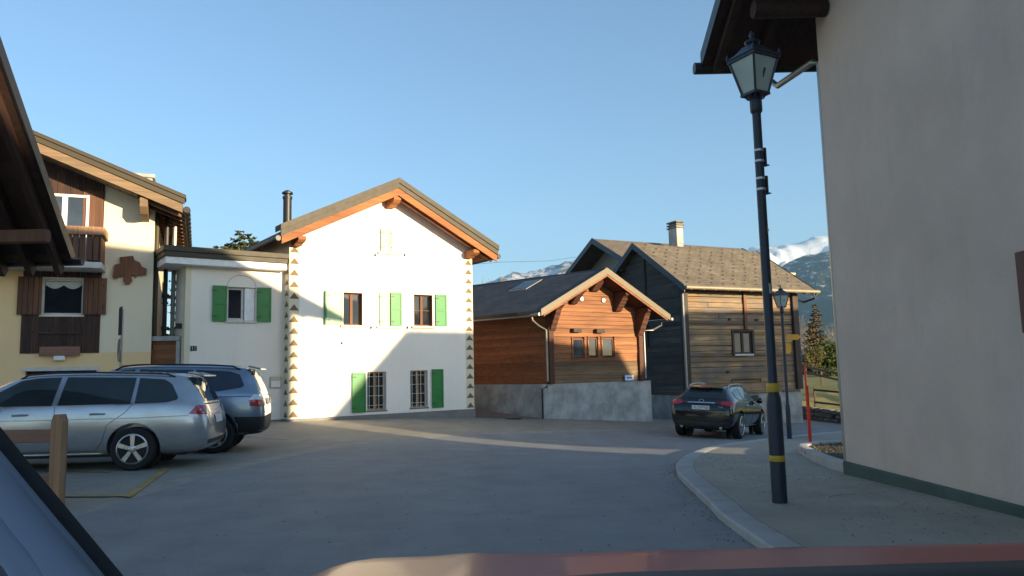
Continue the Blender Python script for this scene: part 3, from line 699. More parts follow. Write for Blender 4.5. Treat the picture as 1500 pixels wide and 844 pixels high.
# ================================================================== YELLOW HOUSE (left)
W3 = radians(22.7); FY = Frame((-10.195, 20.537), W3, 0.0)
yh = empty('house', FY.loc(), W3, 'yellow and cream plastered house with dark wood balcony and brown shutters', 'house')
uR = FY.S(222, 480)[0]; uL = -9.0
gz = lambda u: 6.22 - .4*(u-1.0)
ZS = FY.S(180, 516)[1]
gw = FY.rect(62, 408, 122, 462); bw_ = FY.rect(60, 282, 128, 335, 0); gd = FY.rect(37, 543, 140, 580)
mb = MB(); mb.cur = 0
us0 = FY.S(32, 480)[0]
wall_holes(mb, us0, uR, ZS, 4.6, [gw]); mb.add([(us0, 0, 4.6), (uR, 0, 4.6), (uR, 0, gz(uR)-.25), (us0, 0, gz(us0)-.25)], [(0,1,2,3)])
mb.add([(uR, 0, ZS), (uR, 9, ZS), (uR, 9, gz(uR)-.25), (uR, 0, gz(uR)-.25)], [(0,1,2,3)])
mb.cur = 1; mb.add([(uL, 0, ZS), (us0, 0, ZS), (us0, 0, gz(us0)-.25), (uL, 0, gz(uL)-.25)], [(0,1,2,3)])
wall_holes(mb, uL, uR, -.3, ZS, [gd], 0, .3); mb.add([(uR, 0, -.3), (uR, 9, -.3), (uR, 9, ZS), (uR, 0, ZS)], [(0,1,2,3)])
mb.add([(uL, 9, -.3), (uR, 9, -.3), (uR, 9, gz(uR)-.25), (uL, 9, gz(uL)-.25)], [(0,1,2,3)]); mb.add([(uL, 0, -.3), (uL, 9, -.3), (uL, 9, gz(uL)-.25), (uL, 0, gz(uL)-.25)], [(0,1,2,3)])
mb.add([(uL, .35, -.3), (uR-.1, .35, -.3), (uR-.1, .35, gz(uR)-.3), (uL, .35, gz(uL)-.3)], [(0,1,2,3)])
mb.build('wall', ['plaster_pale', 'plaster_yellow'], yh)
mb = MB(); mb.box(gd[0]+.02, gd[1]-.02, .2, .26, gd[2], gd[3]-.02); mb.build('garage_door', 'brown_dark', yh)
mb = MB(); mb.box(gd[0]-.08, gd[1]+.08, -.03, .05, gd[3]-.02, gd[3]+.08); mb.build('lintel', 'offwhite', yh)
# timber cladding panels
pn = FY.rect(32, 398, 148, 405); pl = FY.rect(32, 455, 145, 517)
mb = MB()
def vplanks(mb, u0, u1, z0, z1, v, w=.14, holes=(), ztop=None, rv=None):
    u = u0
    while u < u1-.01:
        b = min(u+w-.008, u1); segs = [(z0, z1 if ztop is None else ztop((u+b)/2))]
        for h in holes:
            if h[0]-.03 < (u+b)/2 < h[1]+.03: segs = [(s0, s1) for a, b2 in segs for s0, s1 in ((a, min(b2, h[2])), (max(a, h[3]), b2)) if s1-s0 > .02]
        for a, c in segs: mb.box(u, b, v-.02-random.random()*.008, v-.002, a, c)
        u += w
vplanks(mb, pl[0], pl[1], pl[2], 4.46, 0, .13, [(gw[0]-.02, gw[1]+.02, gw[2]-.04, gw[3]+.04)])
uw0 = -6.0; uw1 = FY.S(153, 300)[0]
dw = FY.rect(60, 283, 128, 384)
vplanks(mb, uw0, uw1, 4.72, 8, 0, .15, [dw], ztop=lambda u: gz(u)-.3)
mb.build('cladding', 'brown_dark', yh)
window(yh, gw, .05, 'offwhite', mull=False, fr=.06)
mb = MB(); cu0, cu1 = gw[0]+.07, gw[1]-.07
cp = [(cu0, .065, gw[3]-.07)]
for k in range(13):
    t = k/12; cp.append((cu0+(cu1-cu0)*t, .065, gw[3]-.16-.10*abs(sin(pi*t*2))))
cp.append((cu1, .065, gw[3]-.07)); mb.prism(cp, (0, .008, 0)); mb.build('curtain', 'curtain', yh)
window(yh, dw, -.07, 'white', glass='glass_sky', mull=True, fr=.07)
for q in ((27, 405, 60, 461), (123, 407, 155, 461)):
    r = FY.rect(*q, -.06); mb = MB(); vplanks(mb, r[0], r[1], r[2], r[3], -.06, .12); mb.box(r[0]+.03, r[1]-.03, -.058, -.03, r[2]+.15, r[2]+.25); mb.box(r[0]+.03, r[1]-.03, -.058, -.03, r[3]-.25, r[3]-.15)
    mb.build('shutter', 'brown_mid', yh, bevel=.004)
r = FY.rect(58, 508, 117, 521, -.08); mb = MB(); mb.box(r[0], r[1], -.12, -.03, r[2], r[3]); mb.build('awning_box', 'fence_rail', yh, bevel=.01)
r = FY.rect(79, 521, 95, 528, -.1); mb = MB(); mb.box(r[0], r[1], -.16, -.004, r[2], r[3]-.01); mb.build('wall_lamp', 'white', yh, bevel=.015)
r = FY.rect(55, 486, 120, 489, -.03); mb = MB(); mb.box(r[0], r[1], -.08, -.03, r[2], r[3]); mb.build('flower_shelf', 'barn_dark', yh)
# balcony
bz = FY.S(100, 392, -.9)[1]; ub1 = FY.S(149, 390, -.95)[0]
mb = MB(); mb.box(-7, ub1, -.95, -.003, bz, bz+.16); mb.build('balcony_slab', 'offwhite', yh, bevel=.01)
mb = MB(); u = -7.0
while u < ub1-.1:
    mb.box(u, u+.135, -.93, -.905, bz+.2, bz+1.0); u += .155
y = -.9
while y < -.05: mb.box(ub1-.06, ub1-.035, y, y+.13, bz+.2, bz+1.0); y += .155
rl = mb.build('balcony_rail', 'brown_mid', yh, bevel=.004)
mb = MB(); mb.box(-7, ub1+.03, -1.0, -.935, bz+.86, bz+1.08); mb.box(ub1-.03, ub1+.04, -.93, -.01, bz+.86, bz+1.08); mb.build('handrail', 'fence_wood', rl, bevel=.012)
mb = MB(); a = FY.rect(128, 290, 152, 384, -.02); mb.box(uw1-.5, uw1-.02, -.05, -.03, bz+.2, gz(uw1)-.5); mb.build('panel', 'brown_mid', yh)
# roof: rake descending right, eave running back
mb = MB(); ur = 1.0
mb.prism([(ur, -1.0, gz(ur)-.32), (-9, -1.0, gz(-9)-.32), (-9, -1.0, gz(-9)-.08), (ur, -1.0, gz(ur)-.08)], (0, 10.4, 0)); mb.build('roof', 'tile_brown', yh, uvf=lambda c: (c.y, c.x))
mb = MB(); mb.prism([(ur+.05, -1.06, gz(ur)-.14), (-9, -1.06, gz(-9)-.14), (-9, -1.06, gz(-9)+.08), (ur+.05, -1.06, gz(ur)+.08)], (0, .05, 0)); mb.prism([(ur+.08, -1.1, gz(ur)-.0), (-9, -1.1, gz(-9)-.0), (-9, -1.1, gz(-9)+.1), (ur+.08, -1.1, gz(ur)+.1)], (0, .5, 0)); mb.build('roof_edge', 'metal_brown', yh)
mb = MB(); mb.prism([(ur, -1.04, gz(ur)-.38), (-9, -1.04, gz(-9)-.38), (-9, -1.04, gz(-9)-.145), (ur, -1.04, gz(ur)-.145)], (0, .035, 0)); mb.build('barge_board', 'brown_beam', yh)
mb = MB(); y = -.8
while y < 8.6:
    mb.prism([(ur-.03, y, gz(ur)-.46), (uR+.0-.4, y, gz(uR-.4)-.46), (uR-.4, y, gz(uR-.4)-.325), (ur-.03, y, gz(ur)-.325)], (0, .1, 0)); y += .62
mb.build('rafter', 'brown_mid', yh)
mb = MB(); mb.tube([(ur+.1, -1.0, gz(ur)-.28), (ur+.1, 9.3, gz(ur)-.28)], .09, 10)
for k in range(16):
    mb.tube([(ur+.1, -.9+k*.64, gz(ur)-.28), (ur+.1, -.86+k*.64, gz(ur)-.28)], .102, 10)
mb.build('gutter', 'metal_dark', yh, smooth=True)
ku = FY.S(212, 300, -.5)[0]
mb = MB(); z_ = gz(ku)-.385; mb.prism([(ku-.1, .05, z_), (ku-.1, -.95, z_), (ku-.1, -.95, z_-.25), (ku-.1, -.75, z_-.42), (ku-.1, -.3, z_-.45), (ku-.1, .05, z_-.5)], (.2, 0, 0)); mb.build('purlin', 'brown_beam', yh, bevel=.01)
mb = MB(); c_ = FY.S(206, 262, 3.0); mb.box(c_[0]-.35, c_[0]+.35, 2.8, 3.4, gz(c_[0])-.3, c_[1]+.0); mb.box(c_[0]-.42, c_[0]+.42, 2.73, 3.47, c_[1]+.0, c_[1]+.12); mb.build('chimney', 'concrete', yh, bevel=.02)
# drain pipes on the return wall
for du, mt_ in ((.06, 'metal_brown'), (.30, 'metal_dark'), (.5, 'zinc')):
    mb = MB(); mb.tube([(uR+du, .15+du, 2.2), (uR+du, .15+du, gz(uR)-.5)], .06, 8); mb.build('downpipe', mt_, yh, smooth=True)
# wooden cut-out ornament
oc = [(165,407),(168,388),(177,386),(175,377),(195,375),(197,381),(205,385),(208,391),(215,394),(214,403),(205,404),(203,402),(199,407),(197,403),(192,404),(194,412),(189,417),(183,416),(180,410),(183,405),(178,404),(172,408)]
mb = MB(); pts = [FY.S(a, b, -.06) for a, b in oc]; mb.prism([(p[0], -.09, p[1]) for p in pts], (0, .05, 0))
o = mb.build('wall_ornament', 'window_brown'); o.location = FY.loc(); o.rotation_euler = (0, 0, W3)
tag(o, 'rough brown wooden silhouette board hung on the cream house wall', 'ornament')

# gate between the yellow house and the annex
gt0 = Vector((-9.75, 20.75, 0)); gt1 = Vector((-8.95, 20.95, 0))
a = at_depth(222, 493, 20.8); b = at_depth(264, 493, 20.8); c = at_depth(222, 500, 20.8)
ge = empty('gate', (a.x, 20.8, g(a.x, 20.8)), 0, 'brown boarded gate under a concrete lintel between cream house and annex', 'gate'); zz = ge.location.z
mb = MB(); mb.box(.04, b.x-a.x-.1, 0, .06, 0, c.z-zz-.01); mb.build('door', 'garage', ge)
mb = MB(); mb.box(-.02, b.x-a.x, -.05, .2, c.z-zz, a.z-zz); mb.box(b.x-a.x-.1, b.x-a.x, -.03, .2, -.1, c.z-zz-.003); mb.build('frame', 'concrete', ge, bevel=.006)

# no-parking sign seen edge-on
p = at_depth(176, 560, 18.6); zt = at_depth(177, 450, 18.6).z
sp = empty('road_sign', (p.x, p.y, g(p.x, p.y)), radians(125), 'thin pole with narrow sign plates seen edge-on before the cream house', 'sign'); zg = sp.location.z
mb = MB(); mb.tube([(0, 0, -.1), (0, 0, zt-zg-.05)], .03, 8); mb.build('pole', 'zinc', sp, smooth=True)
z1 = at_depth(177, 491, 18.6).z-zg; mb = MB(); mb.box(-.02, .0, .035, .055, z1, zt-zg); mb.box(-.25, .25, .035, .05, z1, zt-zg); mb.build('plate', 'lamp_metal', sp)
za_ = at_depth(177, 513, 18.6).z-zg; mb = MB(); mb.lathe([(.29, .04), (.29, .055), (.01, .056)], (0, 0, za_), 24, axis='y'); mb.build('round_plate', 'zinc', sp)

# ================================================================== NEAR LEFT ROOF
nr_e = at_depth(103, 383, 10.0)
sh = empty('shed', (nr_e.x-1.0, nr_e.y-1.6, g(-7, 8)), 0, 'dark brown open timber roof with rafters jutting in at the left edge', 'shed')
def L2(p): return tuple(Vector(p)-Vector(sh.location))
rt_ = at_depth(-2, 86, 7.5); dr = rt_-nr_e
far = nr_e; ex = Vector((-1.0, .0, .0))
A_ = nr_e; B_ = nr_e + dr*2.6; Cc = B_ + Vector((-5, 0, 0)); Dd = A_ + Vector((-5, 0, 0))
nrm = (Dd-A_).cross(B_-A_).normalized(); nrm = nrm if nrm.z > 0 else -nrm
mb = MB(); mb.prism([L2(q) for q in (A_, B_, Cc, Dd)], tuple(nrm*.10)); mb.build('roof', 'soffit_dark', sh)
mb = MB(); q0 = A_+nrm*-.005; q1 = B_+nrm*-.005
mb.prism([L2(q) for q in (q0, q1, B_+nrm*.11, A_+nrm*.11)], (.03, 0, 0)); mb.build('barge_board', 'metal_dark', sh)
mb = MB()
for k in range(9):
    x = -.14-k*.38; a = A_+Vector((x, 0, 0))-dr.normalized()*.12-nrm*.075; b = B_+Vector((x, 0, 0))-nrm*.075; mb.obox(L2(a), L2(b), .075, .13, nrm)
mb.build('rafter', 'brown_dark', sh)
a = at_depth(70, 346, 9.2); mb = MB(); mb.obox(L2(a), L2(a+Vector((-4.5, .0, 0))), .14, .16); mb.build('purlin', 'brown_mid', sh, bevel=.01)
mb = MB(); mb.tube([L2(A_+Vector((.12, .08, -.0))), L2(Dd+Vector((0, .08, -.0)))], .05, 8); mb.build('gutter', 'metal_dark', sh, smooth=True)
mb = MB(); px0 = A_+Vector((-2.3, -.9, 0)); mb.box(*(lambda q: (q[0]-.09, q[0]+.09, q[1]-.09, q[1]+.09, g(px0.x, px0.y)-sh.location.z, q[2]))(L2(px0+Vector((0, 0, .35))))); mb.build('post', 'brown_dark', sh, bevel=.01)

# ================================================================== CHALET
FC = Frame((.99, 27.0), radians(34), g(1.0, 27.0)); SHR = tan(radians(15))
ctf = lambda u, v, z: (u - max(v, 0)*SHR, v, z)
ch = empty('chalet', FC.loc(), FC.phi, 'small orange timber chalet with slate roof standing on a concrete block', 'house')
cz = FC.S(800, 563)[1]; cu1 = FC.S(955, 590)[0]
mb = MB(ctf); mb.box(0, cu1, 0, 8.5, -1.3, cz); mb.build('foundation', 'concrete', ch, bevel=.012)
ul = .36; ur_ = 4.86; um = 2.55; PC = 8.3
c_e = FC.S(792, 452, -.8); c_a = FC.S(888, 392, -.8); c_r = FC.S(980, 461, -.8)
slp = (c_a[1]-c_e[1])/(c_a[0]-c_e[0])
czr = lambda u: c_a[1]-.20 - slp*abs(u-c_a[0])
um = c_a[0]
cwin = [FC.rect(839, 496, 856, 523), FC.rect(862, 495, 876, 522), FC.rect(882, 495, 900, 522)]
mb = MB(ctf); z = cz; hh = .155; ZT = czr(um)
def log_rows(mb, u0, u1, z0, zt, hh, holes, v0, zr, jit=.012, seam=.011):
    z = z0
    while z < zt-.03:
        z2 = min(z+hh-seam, zt)
        segs = [(u0, u1)]
        for h in holes:
            if h[2] < (z+z2)/2 < h[3]: segs = [(a, b) for s0, s1 in segs for a, b in ((s0, min(s1, h[0])), (max(s0, h[1]), s1)) if b-a > .02]
        for a, b in segs:
            # cut under the roof line
            def lim(u, zz): return u
            k = um; al_ = a; bl = b; at_ = a; bt = b
            if zr:
                wl = lambda zz: (um-(zr(um)-zz)/slp, um+(zr(um)-zz)/slp)
                l0, r0_ = wl(z); l1, r1 = wl(z2)
                al_ = max(a, l0); bl = min(b, r0_); at_ = max(a, l1); bt = min(b, r1)
                if bl-al_ < .03: continue
                if bt < at_: at_ = bt = (at_+bt)/2
            j = random.uniform(-jit, jit); cutp = []
            if bl-al_ > 1.6: cutp = [random.uniform(al_+.4, bl-.4)]
            xs = [al_] + cutp + [bl]; xt = [at_] + [min(max(c, at_), bt) for c in cutp] + [bt]
            for q in range(len(xs)-1):
                jj = j + random.uniform(-.003, .003); e_ = .002 if q else 0
                mb.prism([(xs[q]+e_, v0+jj, z), (xs[q+1], v0+jj, z), (xt[q+1], v0+jj, z2), (xt[q]+e_, v0+jj, z2)], (0, .06, 0))
        z += hh
log_rows(mb, ul, ur_, cz+.004, czr(um)-.02, hh, cwin, 0.02, czr)

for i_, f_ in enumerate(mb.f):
    if max(mb.v[k][2] for k in f_) < cwin[0][2]-.05: mb.mi[i_] = 1  # rows below the sill: weathered wood with cool shade put into its colour
mb.build('front_wall', ['chalet_wood', 'chalet_old_shade'], ch)
mb = MB(ctf); z = cz+.004
while z < czr(ul)-.05:
    mb.box(ul+.0+random.uniform(-.004, .004), ul+.06, .09, 8.2, z, z+hh-.006); mb.box(ur_-.06, ur_, .09, 8.2, z, z+hh-.006); z += hh
mb.build('side_wall', 'chalet_side', ch)
mb = MB(ctf); mb.prism([(ul+.05, .085, cz), (ur_-.05, .085, cz), (ur_-.05, .085, czr(ur_)), (um, .085, czr(um)-.05), (ul+.05, .085, czr(ul))], (0, 8.1, 0)); mb.build('inner_wall', 'chalet_dark', ch)
for r in cwin:
    w = window(ch, r, .03, 'window_brown', glass='glass_sky', mull=False, fr=.045)
    mb = MB(); a, b, c, d = r; mb.box(a-.06, a-.004, -.03, .05, c-.03, d+.06); mb.box(b+.004, b+.06, -.03, .05, c-.03, d+.06); mb.build('casing', 'chalet_wood', w, bevel=.005)
r0c, r2c = cwin[0], cwin[2]; mb = MB(); mb.box(r0c[0]-.12, r2c[1]+.12, -.06, .02, r0c[2]-.07, r0c[2]-.034); mb.build('window_sill', 'brown_beam', ch)
for q in ((852, 438), (884, 440)):
    c = FC.S(*q); mb = MB()
    mb.lathe([(.115, -.012), (.115, .012), (.085, .012), (.085, -.012)], (c[0], 0, c[1]), 18, axis='y')
    w = mb.build('round_window', 'chalet_dark', ch); w.scale = (1, 1, 1)
    mb = MB(); mb.lathe([(.084, -.022), (.084, -.014), (.01, -.014)], (c[0], 0, c[1]), 18, axis='y'); mb.build('pane', 'white', w)
for q in ((839, 481, 851, 487), (873, 482, 885, 488)):
    r = FC.rect(*q, -.1); mb = MB(); mb.box(r[0], r[1], -.16, -.0, r[2], r[3]); mb.build('wall_lamp', 'barn_dark', ch, bevel=.01)
# corner posts
for a, b in ((ul-.06, ul+.16), (ur_-.16, ur_+.06)):
    mb = MB(); mb.box(a, b, -.10, .12, cz+.003, czr((a+b)/2)-.02); mb.build('corner_post', 'chalet_dark', ch, bevel=.01)
# consoles under the purlins
def console(u, h, w=.2):
    zt_ = czr(u)-.03; mb = MB(); n = 5; pts = [(u-w/2, .02, zt_), (u-w/2, -.72, zt_), (u-w/2, -.74, zt_-.14)]
    for k in range(n):
        t = (k+1)/n; y_ = -.66+.52*t; pts += [(u-w/2, y_-.04, zt_-.14-(h-.14)*(t-.12)), (u-w/2, y_+.03, zt_-.14-(h-.14)*(t-.02))]
    pts += [(u-w/2, .02, zt_-h)]
    mb.prism(pts, (w, 0, 0)); mb.build('console', 'chalet_dark', ch, bevel=.008)
console(um, .60, .32); console((um+ul)/2+.05, .58, .26); console((um+ur_)/2-.02, .74, .30); console(ul+.1, 1.05, .24); console(ur_-.08, 1.1, .28)
# roof
mb = MB(ctf); RE = [(c_e[0], -.8), (c_r[0], -.8)]
def croof(mb, off0, off1, v0, v1, ua, ub):
    for a, b in ((ua, um), (ub, um)):
        mb.prism([(a, v0, czr(a)+off0), (b, v0, czr(b)+off0), (b, v0, czr(b)+off1), (a, v0, czr(a)+off1)], (0, v1-v0, 0))
def croof2(off0, off1, v0, v1, ua, ub, name, mat, uvf=None):
    mb = MB()
    for a, b in ((ua, um), (ub, um)):
        f0 = [(a, czr(a)+off0), (b, czr(b)+off0), (b, czr(b)+off1), (a, czr(a)+off1)]
        pts = [(p[0], v0, p[1]) for p in f0] + [(p[0]-max(v1, 0)*SHR, v1, p[1]) for p in f0]
        mb.add(pts, [(3,2,1,0), (4,5,6,7), (0,1,5,4), (1,2,6,5), (2,3,7,6), (3,0,4,7)])
    return mb.build(name, mat, ch, uvf=uvf)
rf = croof2(.03, .14, -.8, 8.9, c_e[0], c_r[0], 'roof', 'slate', uvf=lambda c: (c.y, (c.x+c.y*SHR)*1.2))
croof2(.005, .028, -.78, 8.8, c_e[0]+.02, c_r[0]-.02, 'soffit', 'chalet_dark')
croof2(-.05, .19, -.86, -.81, c_e[0]-.02, c_r[0]+.02, 'barge_board', 'olive_metal')
croof2(-.13, -.055, -.84, -.80, c_e[0]+.1, c_r[0]-.12, 'lower_barge_board', 'chalet_wood')
mb = MB()
for v_ in [k*.7-.3 for k in range(12)]:
    for a in (0, 1):
        ue = c_e[0]+.3 if a == 0 else c_r[0]-.3
# snow hooks on the slates
for i in range(14):
    for j in range(6):
        v_ = -.5+i*.68+(.34 if j % 2 else 0); u_ = c_e[0]+.35+j*.48; z_ = czr(u_)+.14
        ux = u_-max(v_, 0)*SHR; mb.box(ux-.03, ux+.03, v_-.015, v_+.015, z_, z_+.035)
mb.build('snow_hooks', 'zinc', rf)
# ridge cap
mb = MB(); zt_ = czr(um)+.15; mb.tube([(um, -.8, zt_), (um, 0, zt_), (um-8.9*SHR, 8.9, zt_)], .06, 8); mb.build('ridge_cap', 'metal_dark', rf, smooth=True)
# skylight on the left slope
def skylight(u0, u1, v0, v1):
    mb = MB(); P = []
    for (u_, v_) in ((u0, v0), (u1, v0), (u1, v1), (u0, v1)): P.append((u_-v_*SHR, v_, czr(u_)+.15))
    mb.prism(P, (0, 0, .08)); w = mb.build('skylight', 'zinc', rf)
    mb = MB(); P = []
    e = .07
    for (u_, v_) in ((u0+e, v0+e), (u1-e, v0+e), (u1-e, v1-e), (u0+e, v1-e)): P.append((u_-v_*SHR, v_, czr(u_)+.232))
    mb.prism(P, (0, 0, .01)); mb.build('pane', 'glass_sky', w)
skylight(1.35, 2.15, 2.0, 2.9)
mb = MB(); ge_ = czr(c_e[0])+.0
mb.tube([(c_e[0]-.06, -.8, ge_), (c_e[0]-.06, 0, ge_), (c_e[0]-.06-8.9*SHR, 8.9, ge_)], .06, 8); mb.build('gutter', 'zinc', ch, smooth=True)
mb = MB(); ge2 = czr(c_r[0])
mb.tube([(c_r[0]+.07, -.9, ge2), (c_r[0]+.07, 8, ge2)], .06, 8); mb.build('gutter', 'zinc', ch, smooth=True)
mb = MB(); mb.tube([(c_e[0]-.06, -.35, ge_-.05), (c_e[0]-.04, -.35, ge_-.18), (c_e[0]+.35, -.18, ge_-.36), (ul-.19, -.12, ge_-.5), (ul-.19, -.12, cz+.1)], .035, 8); mb.cur = 1; mb.tube([(ul-.19, -.12, cz+.1), (ul-.22, -.1, cz-.1), (-.05, -.08, cz-.15), (-.05, -.08, -.2)], .035, 8); mb.build('downpipe', ['zinc', 'metal_dark'], ch, smooth=True)
mb = MB(); mb.tube([(c_r[0]+.05, -.35, ge2-.03), (c_r[0]+.03, -.35, ge2-.2), (c_r[0]-.3, -.2, ge2-.38), (ur_+.12, -.1, ge2-.42), (ur_+.12, -.1, cz+.1)], .035, 8); mb.build('downpipe', 'zinc', ch, smooth=True)
# blue sign on the concrete block
r = FC.rect(914, 549, 928, 558, -.02)
sg = empty('sign', (Vector(FC.loc()) + Matrix.Rotation(FC.phi, 3, 'Z') @ Vector((r[0], -.05, r[2])))[:], FC.phi, 'small white and blue sign standing on the concrete block of the chalet', 'sign')
mb = MB(); mb.box(0, r[1]-r[0], -.0, .02, 0, r[3]-r[2]); mb.build('plate', 'blue', sg)
ww, hh_ = r[1]-r[0], r[3]-r[2]
mb = MB(); mb.box(.03, ww-.03, -.004, -.001, .03, hh_-.03); mb.build('panel', 'white', sg)
mb = MB(); mb.prism([(ww*.15, -.008, hh_*.5), (ww*.4, -.008, hh_*.25), (ww*.4, -.008, hh_*.75)], (0, .003, 0)); mb.box(ww*.42, ww*.58, -.008, -.005, hh_*.4, hh_*.6); mb.prism([(ww*.6, -.008, hh_*.3), (ww*.85, -.008, hh_*.55), (ww*.6, -.008, hh_*.7)], (0, .003, 0)); mb.build('emblem', 'blue', sg)

# ================================================================== BARN
W2 = radians(26); pA = at_depth(1007, 580, 32); FB = Frame((pA.x, pA.y), W2, -1.1)
bn = empty('barn', FB.loc(), W2, 'old weathered grey brown log barn with shingle roof on a plastered base', 'barn')
bU = FB.S(1168, 500)[0]; bz0 = FB.S(1007, 580)[1]; bze = FB.S(1007, 430)[1]
b_e = FB.S(1003, 423, -.6); b_r = FB.S(1195, 428, -.6)
ez = (b_e[1]+b_r[1])/2; RD = 3.0; rz = FB.S(920, 360, RD)[1]; BD = 6.0
bs = (rz-ez)/(RD+.6)
print('barn', bU, bz0, bze, ez, rz, b_e, b_r)
bzr = lambda v: rz - bs*abs(v-RD)
mb = MB(); mb.box(-.02, bU+.04, -.0, BD, -1, bz0); 
bo = mb.build('foundation', 'concrete', bn)
op = FB.rect(1092, 570, 1112, 600)
mb = MB(); mb.box(op[0], op[1], -.012, -.003, op[2]-.3, bz0-.1); mb.build('cellar_opening', 'black', bn)
bwin = FB.rect(1074, 486, 1102, 518)
mb = MB(); z = bz0+.004; hh = .235; zz = bzr(0)-.1
random.seed(11)
while z < zz:
    segs = [(0.0, bU)]
    if bwin[2] < z+hh/2 < bwin[3]+.02: segs = [(0, bwin[0]), (bwin[1], bU)]
    for a, b in segs:
        k = [a] + ([random.uniform(a+.5, b-.5)] if b-a > 3 and random.random() < .6 else []) + [b]
        for q in range(len(k)-1):
            j = random.uniform(-.014, .014); t0 = random.uniform(-.012, .012); t1 = random.uniform(-.012, .012)
            mb.prism([(k[q]+.003, j, z+max(0, t0)), (k[q+1], j, z+max(0, t1)), (k[q+1], j, z+hh-.018+t1*.5), (k[q]+.003, j, z+hh-.018-t0*.5)], (0, .1, 0))
    z += hh
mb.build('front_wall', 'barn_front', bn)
mb = MB(); mb.prism([(.06, .1, bz0), (.06, BD-.1, bz0), (.06, BD-.1, bzr(BD-.1)-.1), (.06, RD, rz-.1), (.06, .1, bzr(.1)-.1)], (bU-.12, 0, 0)); mb.build('inner_wall', 'barn_dark', bn)
for U0, nm in ((-.02, 0), (bU-.06, 1)):
    mb = MB(); z = bz0+.004
    while z < rz-.2:
        z2 = z+hh-.01; h0 = (rz-z)/bs; v0 = max(.12, RD-h0+.1); v1 = min(BD, RD+h0-.1); h1 = (rz-z2)/bs; t0 = max(.12, RD-h1+.1); t1 = min(BD, RD+h1-.1)
        if v1 > v0+.05:
            j = random.uniform(-.012, .012); t1 = max(t1, t0+.01)
            mb.prism([(U0+j, v0, z), (U0+j, v1, z), (U0+j, t1, z2), (U0+j, t0, z2)], (.07, 0, 0))
        z += hh
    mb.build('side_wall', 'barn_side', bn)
mb = MB(); pv = 2.6
mb.box(-.07, -.02, 2.55, 2.7, bz0+2.2, bzr(2.6)-.1); mb.build('gable_post', 'barn_dark', bn)
for a, b in ((-.10, .16), (bU-.28, bU+.06)):
    mb = MB(); mb.box(a, b, -.14, .12, bz0+.1, bzr(0)-.12); mb.build('corner_post', 'barn_dark', bn, bevel=.012)
u_ = FB.S(1090, 450)[0]; mb = MB(); mb.box(u_-.08, u_+.08, -.09, -.016, bwin[3]+.1, bzr(0)-.12); mb.build('brace_post', 'window_brown', bn, bevel=.01)
w = window(bn, bwin, .02, 'barn_dark', glass='glass_dull', fr=.07); mb = MB(); a, b, c, d = bwin
mb.box(a-.12, a, -.06, .03, c-.06, d+.08); mb.box(b, b+.12, -.06, .03, c-.06, d+.08); mb.box(a, b, -.06, .03, d, d+.08); mb.build('casing', 'barn_dark', w, bevel=.008)
mb = MB(); mb.box(a-.02, b+.02, -.08, .03, c-.09, c-.01); mb.build('sill', 'offwhite', w)
mb = MB()
for q in ((1068, 468), (1108, 469), (1066, 545)):
    u_, z_ = FB.S(*q); mb.box(u_-.07, u_+.07, -.06, .0, z_-.05, z_+.05)
u_, z_ = FB.S(1070, 556); u2, z2 = FB.S(1112, 555); mb.tube([(u_, -.05, z_-.1), (u_, -.12, z_), (u2, -.12, z2), (u2, -.05, z2-.1)], .03, 6)
mb.build('log_ends', 'barn_dark', bn)
mb = MB()
for k in range(24):
    u_ = random.uniform(0, bU-.5); mb.prism([(u_, -.07, bz0-.02), (u_+random.uniform(.3, .9), -.06, bz0-.01), (u_+random.uniform(.3, .8), -.09, bz0+.035), (u_, -.08, bz0+.03)], (0, .06, 0))
mb.build('ledge', 'stone', bn)
# barn roof
uA, uB = b_e[0], b_r[0]
mb = MB()
for va, vb in ((-.6, RD), (BD+.6, RD)):
    mb.prism([(uA, va, bzr(va)), (uA, vb, bzr(vb)), (uA, vb, bzr(vb)+.12), (uA, va, bzr(va)+.12)], (uB-uA, 0, 0))
brf = mb.build('roof', 'shingle', bn, uvf=lambda c: (c.x+c.y*.0, c.y*1.15))
mb = MB(); random.seed(5)
nr_ = 0
for j in range(13):
    for i in range(16):
        if nr_ > 400: break
        v_ = -.35+j*.36+random.uniform(-.03, .03); u_ = uA+.3+i*.66+(.33 if j % 2 else 0)+random.uniform(-.06, .06)
        if v_ > RD-.1: continue
        if u_ > uB-.1: continue
        z_ = bzr(v_)+.12; mb.add([(u_-.035, v_-.03, z_+.002), (u_+.035, v_-.03, z_+.002), (u_+.035, v_+.02, z_+.05), (u_-.035, v_+.02, z_+.05)], [(0,1,2,3)]); nr_ += 1
mb.build('snow_hooks', 'metal_dark', brf)
mb = MB()
for uu in (uA-.04, uB):
    for va, vb in ((-.62, RD), (BD+.62, RD)):
        mb.prism([(uu, va, bzr(va)-.14), (uu, vb, bzr(vb)-.14), (uu, vb, bzr(vb)+.15), (uu, va, bzr(va)+.15)], (.035, 0, 0))
mb.build('barge_board', 'lamp_metal', bn)
mb = MB()
for i in range(14):
    u_ = uA+.15+i*(uB-uA-.3)/13; mb.prism([(u_, -.5, bzr(-.5)-.14), (u_, .3, bzr(.3)-.14), (u_, .3, bzr(.3)-.004), (u_, -.5, bzr(-.5)-.004)], (.1, 0, 0))
for v_ in (.4, 1.8, RD, 4.2): mb.box(uA+.05, .05, v_-.07, v_+.07, bzr(v_)-.26, bzr(v_)-.09)
mb.build('rafter', 'barn_dark', bn)
mb = MB(); mb.tube([(uA-.02, -.7, ez+.03), (uB+.1, -.7, ez+.03)], .085, 10)
for k in range(12): u_ = uA+.2+k*(uB-uA-.3)/11; mb.box(u_-.015, u_+.015, -.8, -.6, ez-.07, ez-.05)
mb.build('gutter', 'gutter_beige', bn, smooth=True)
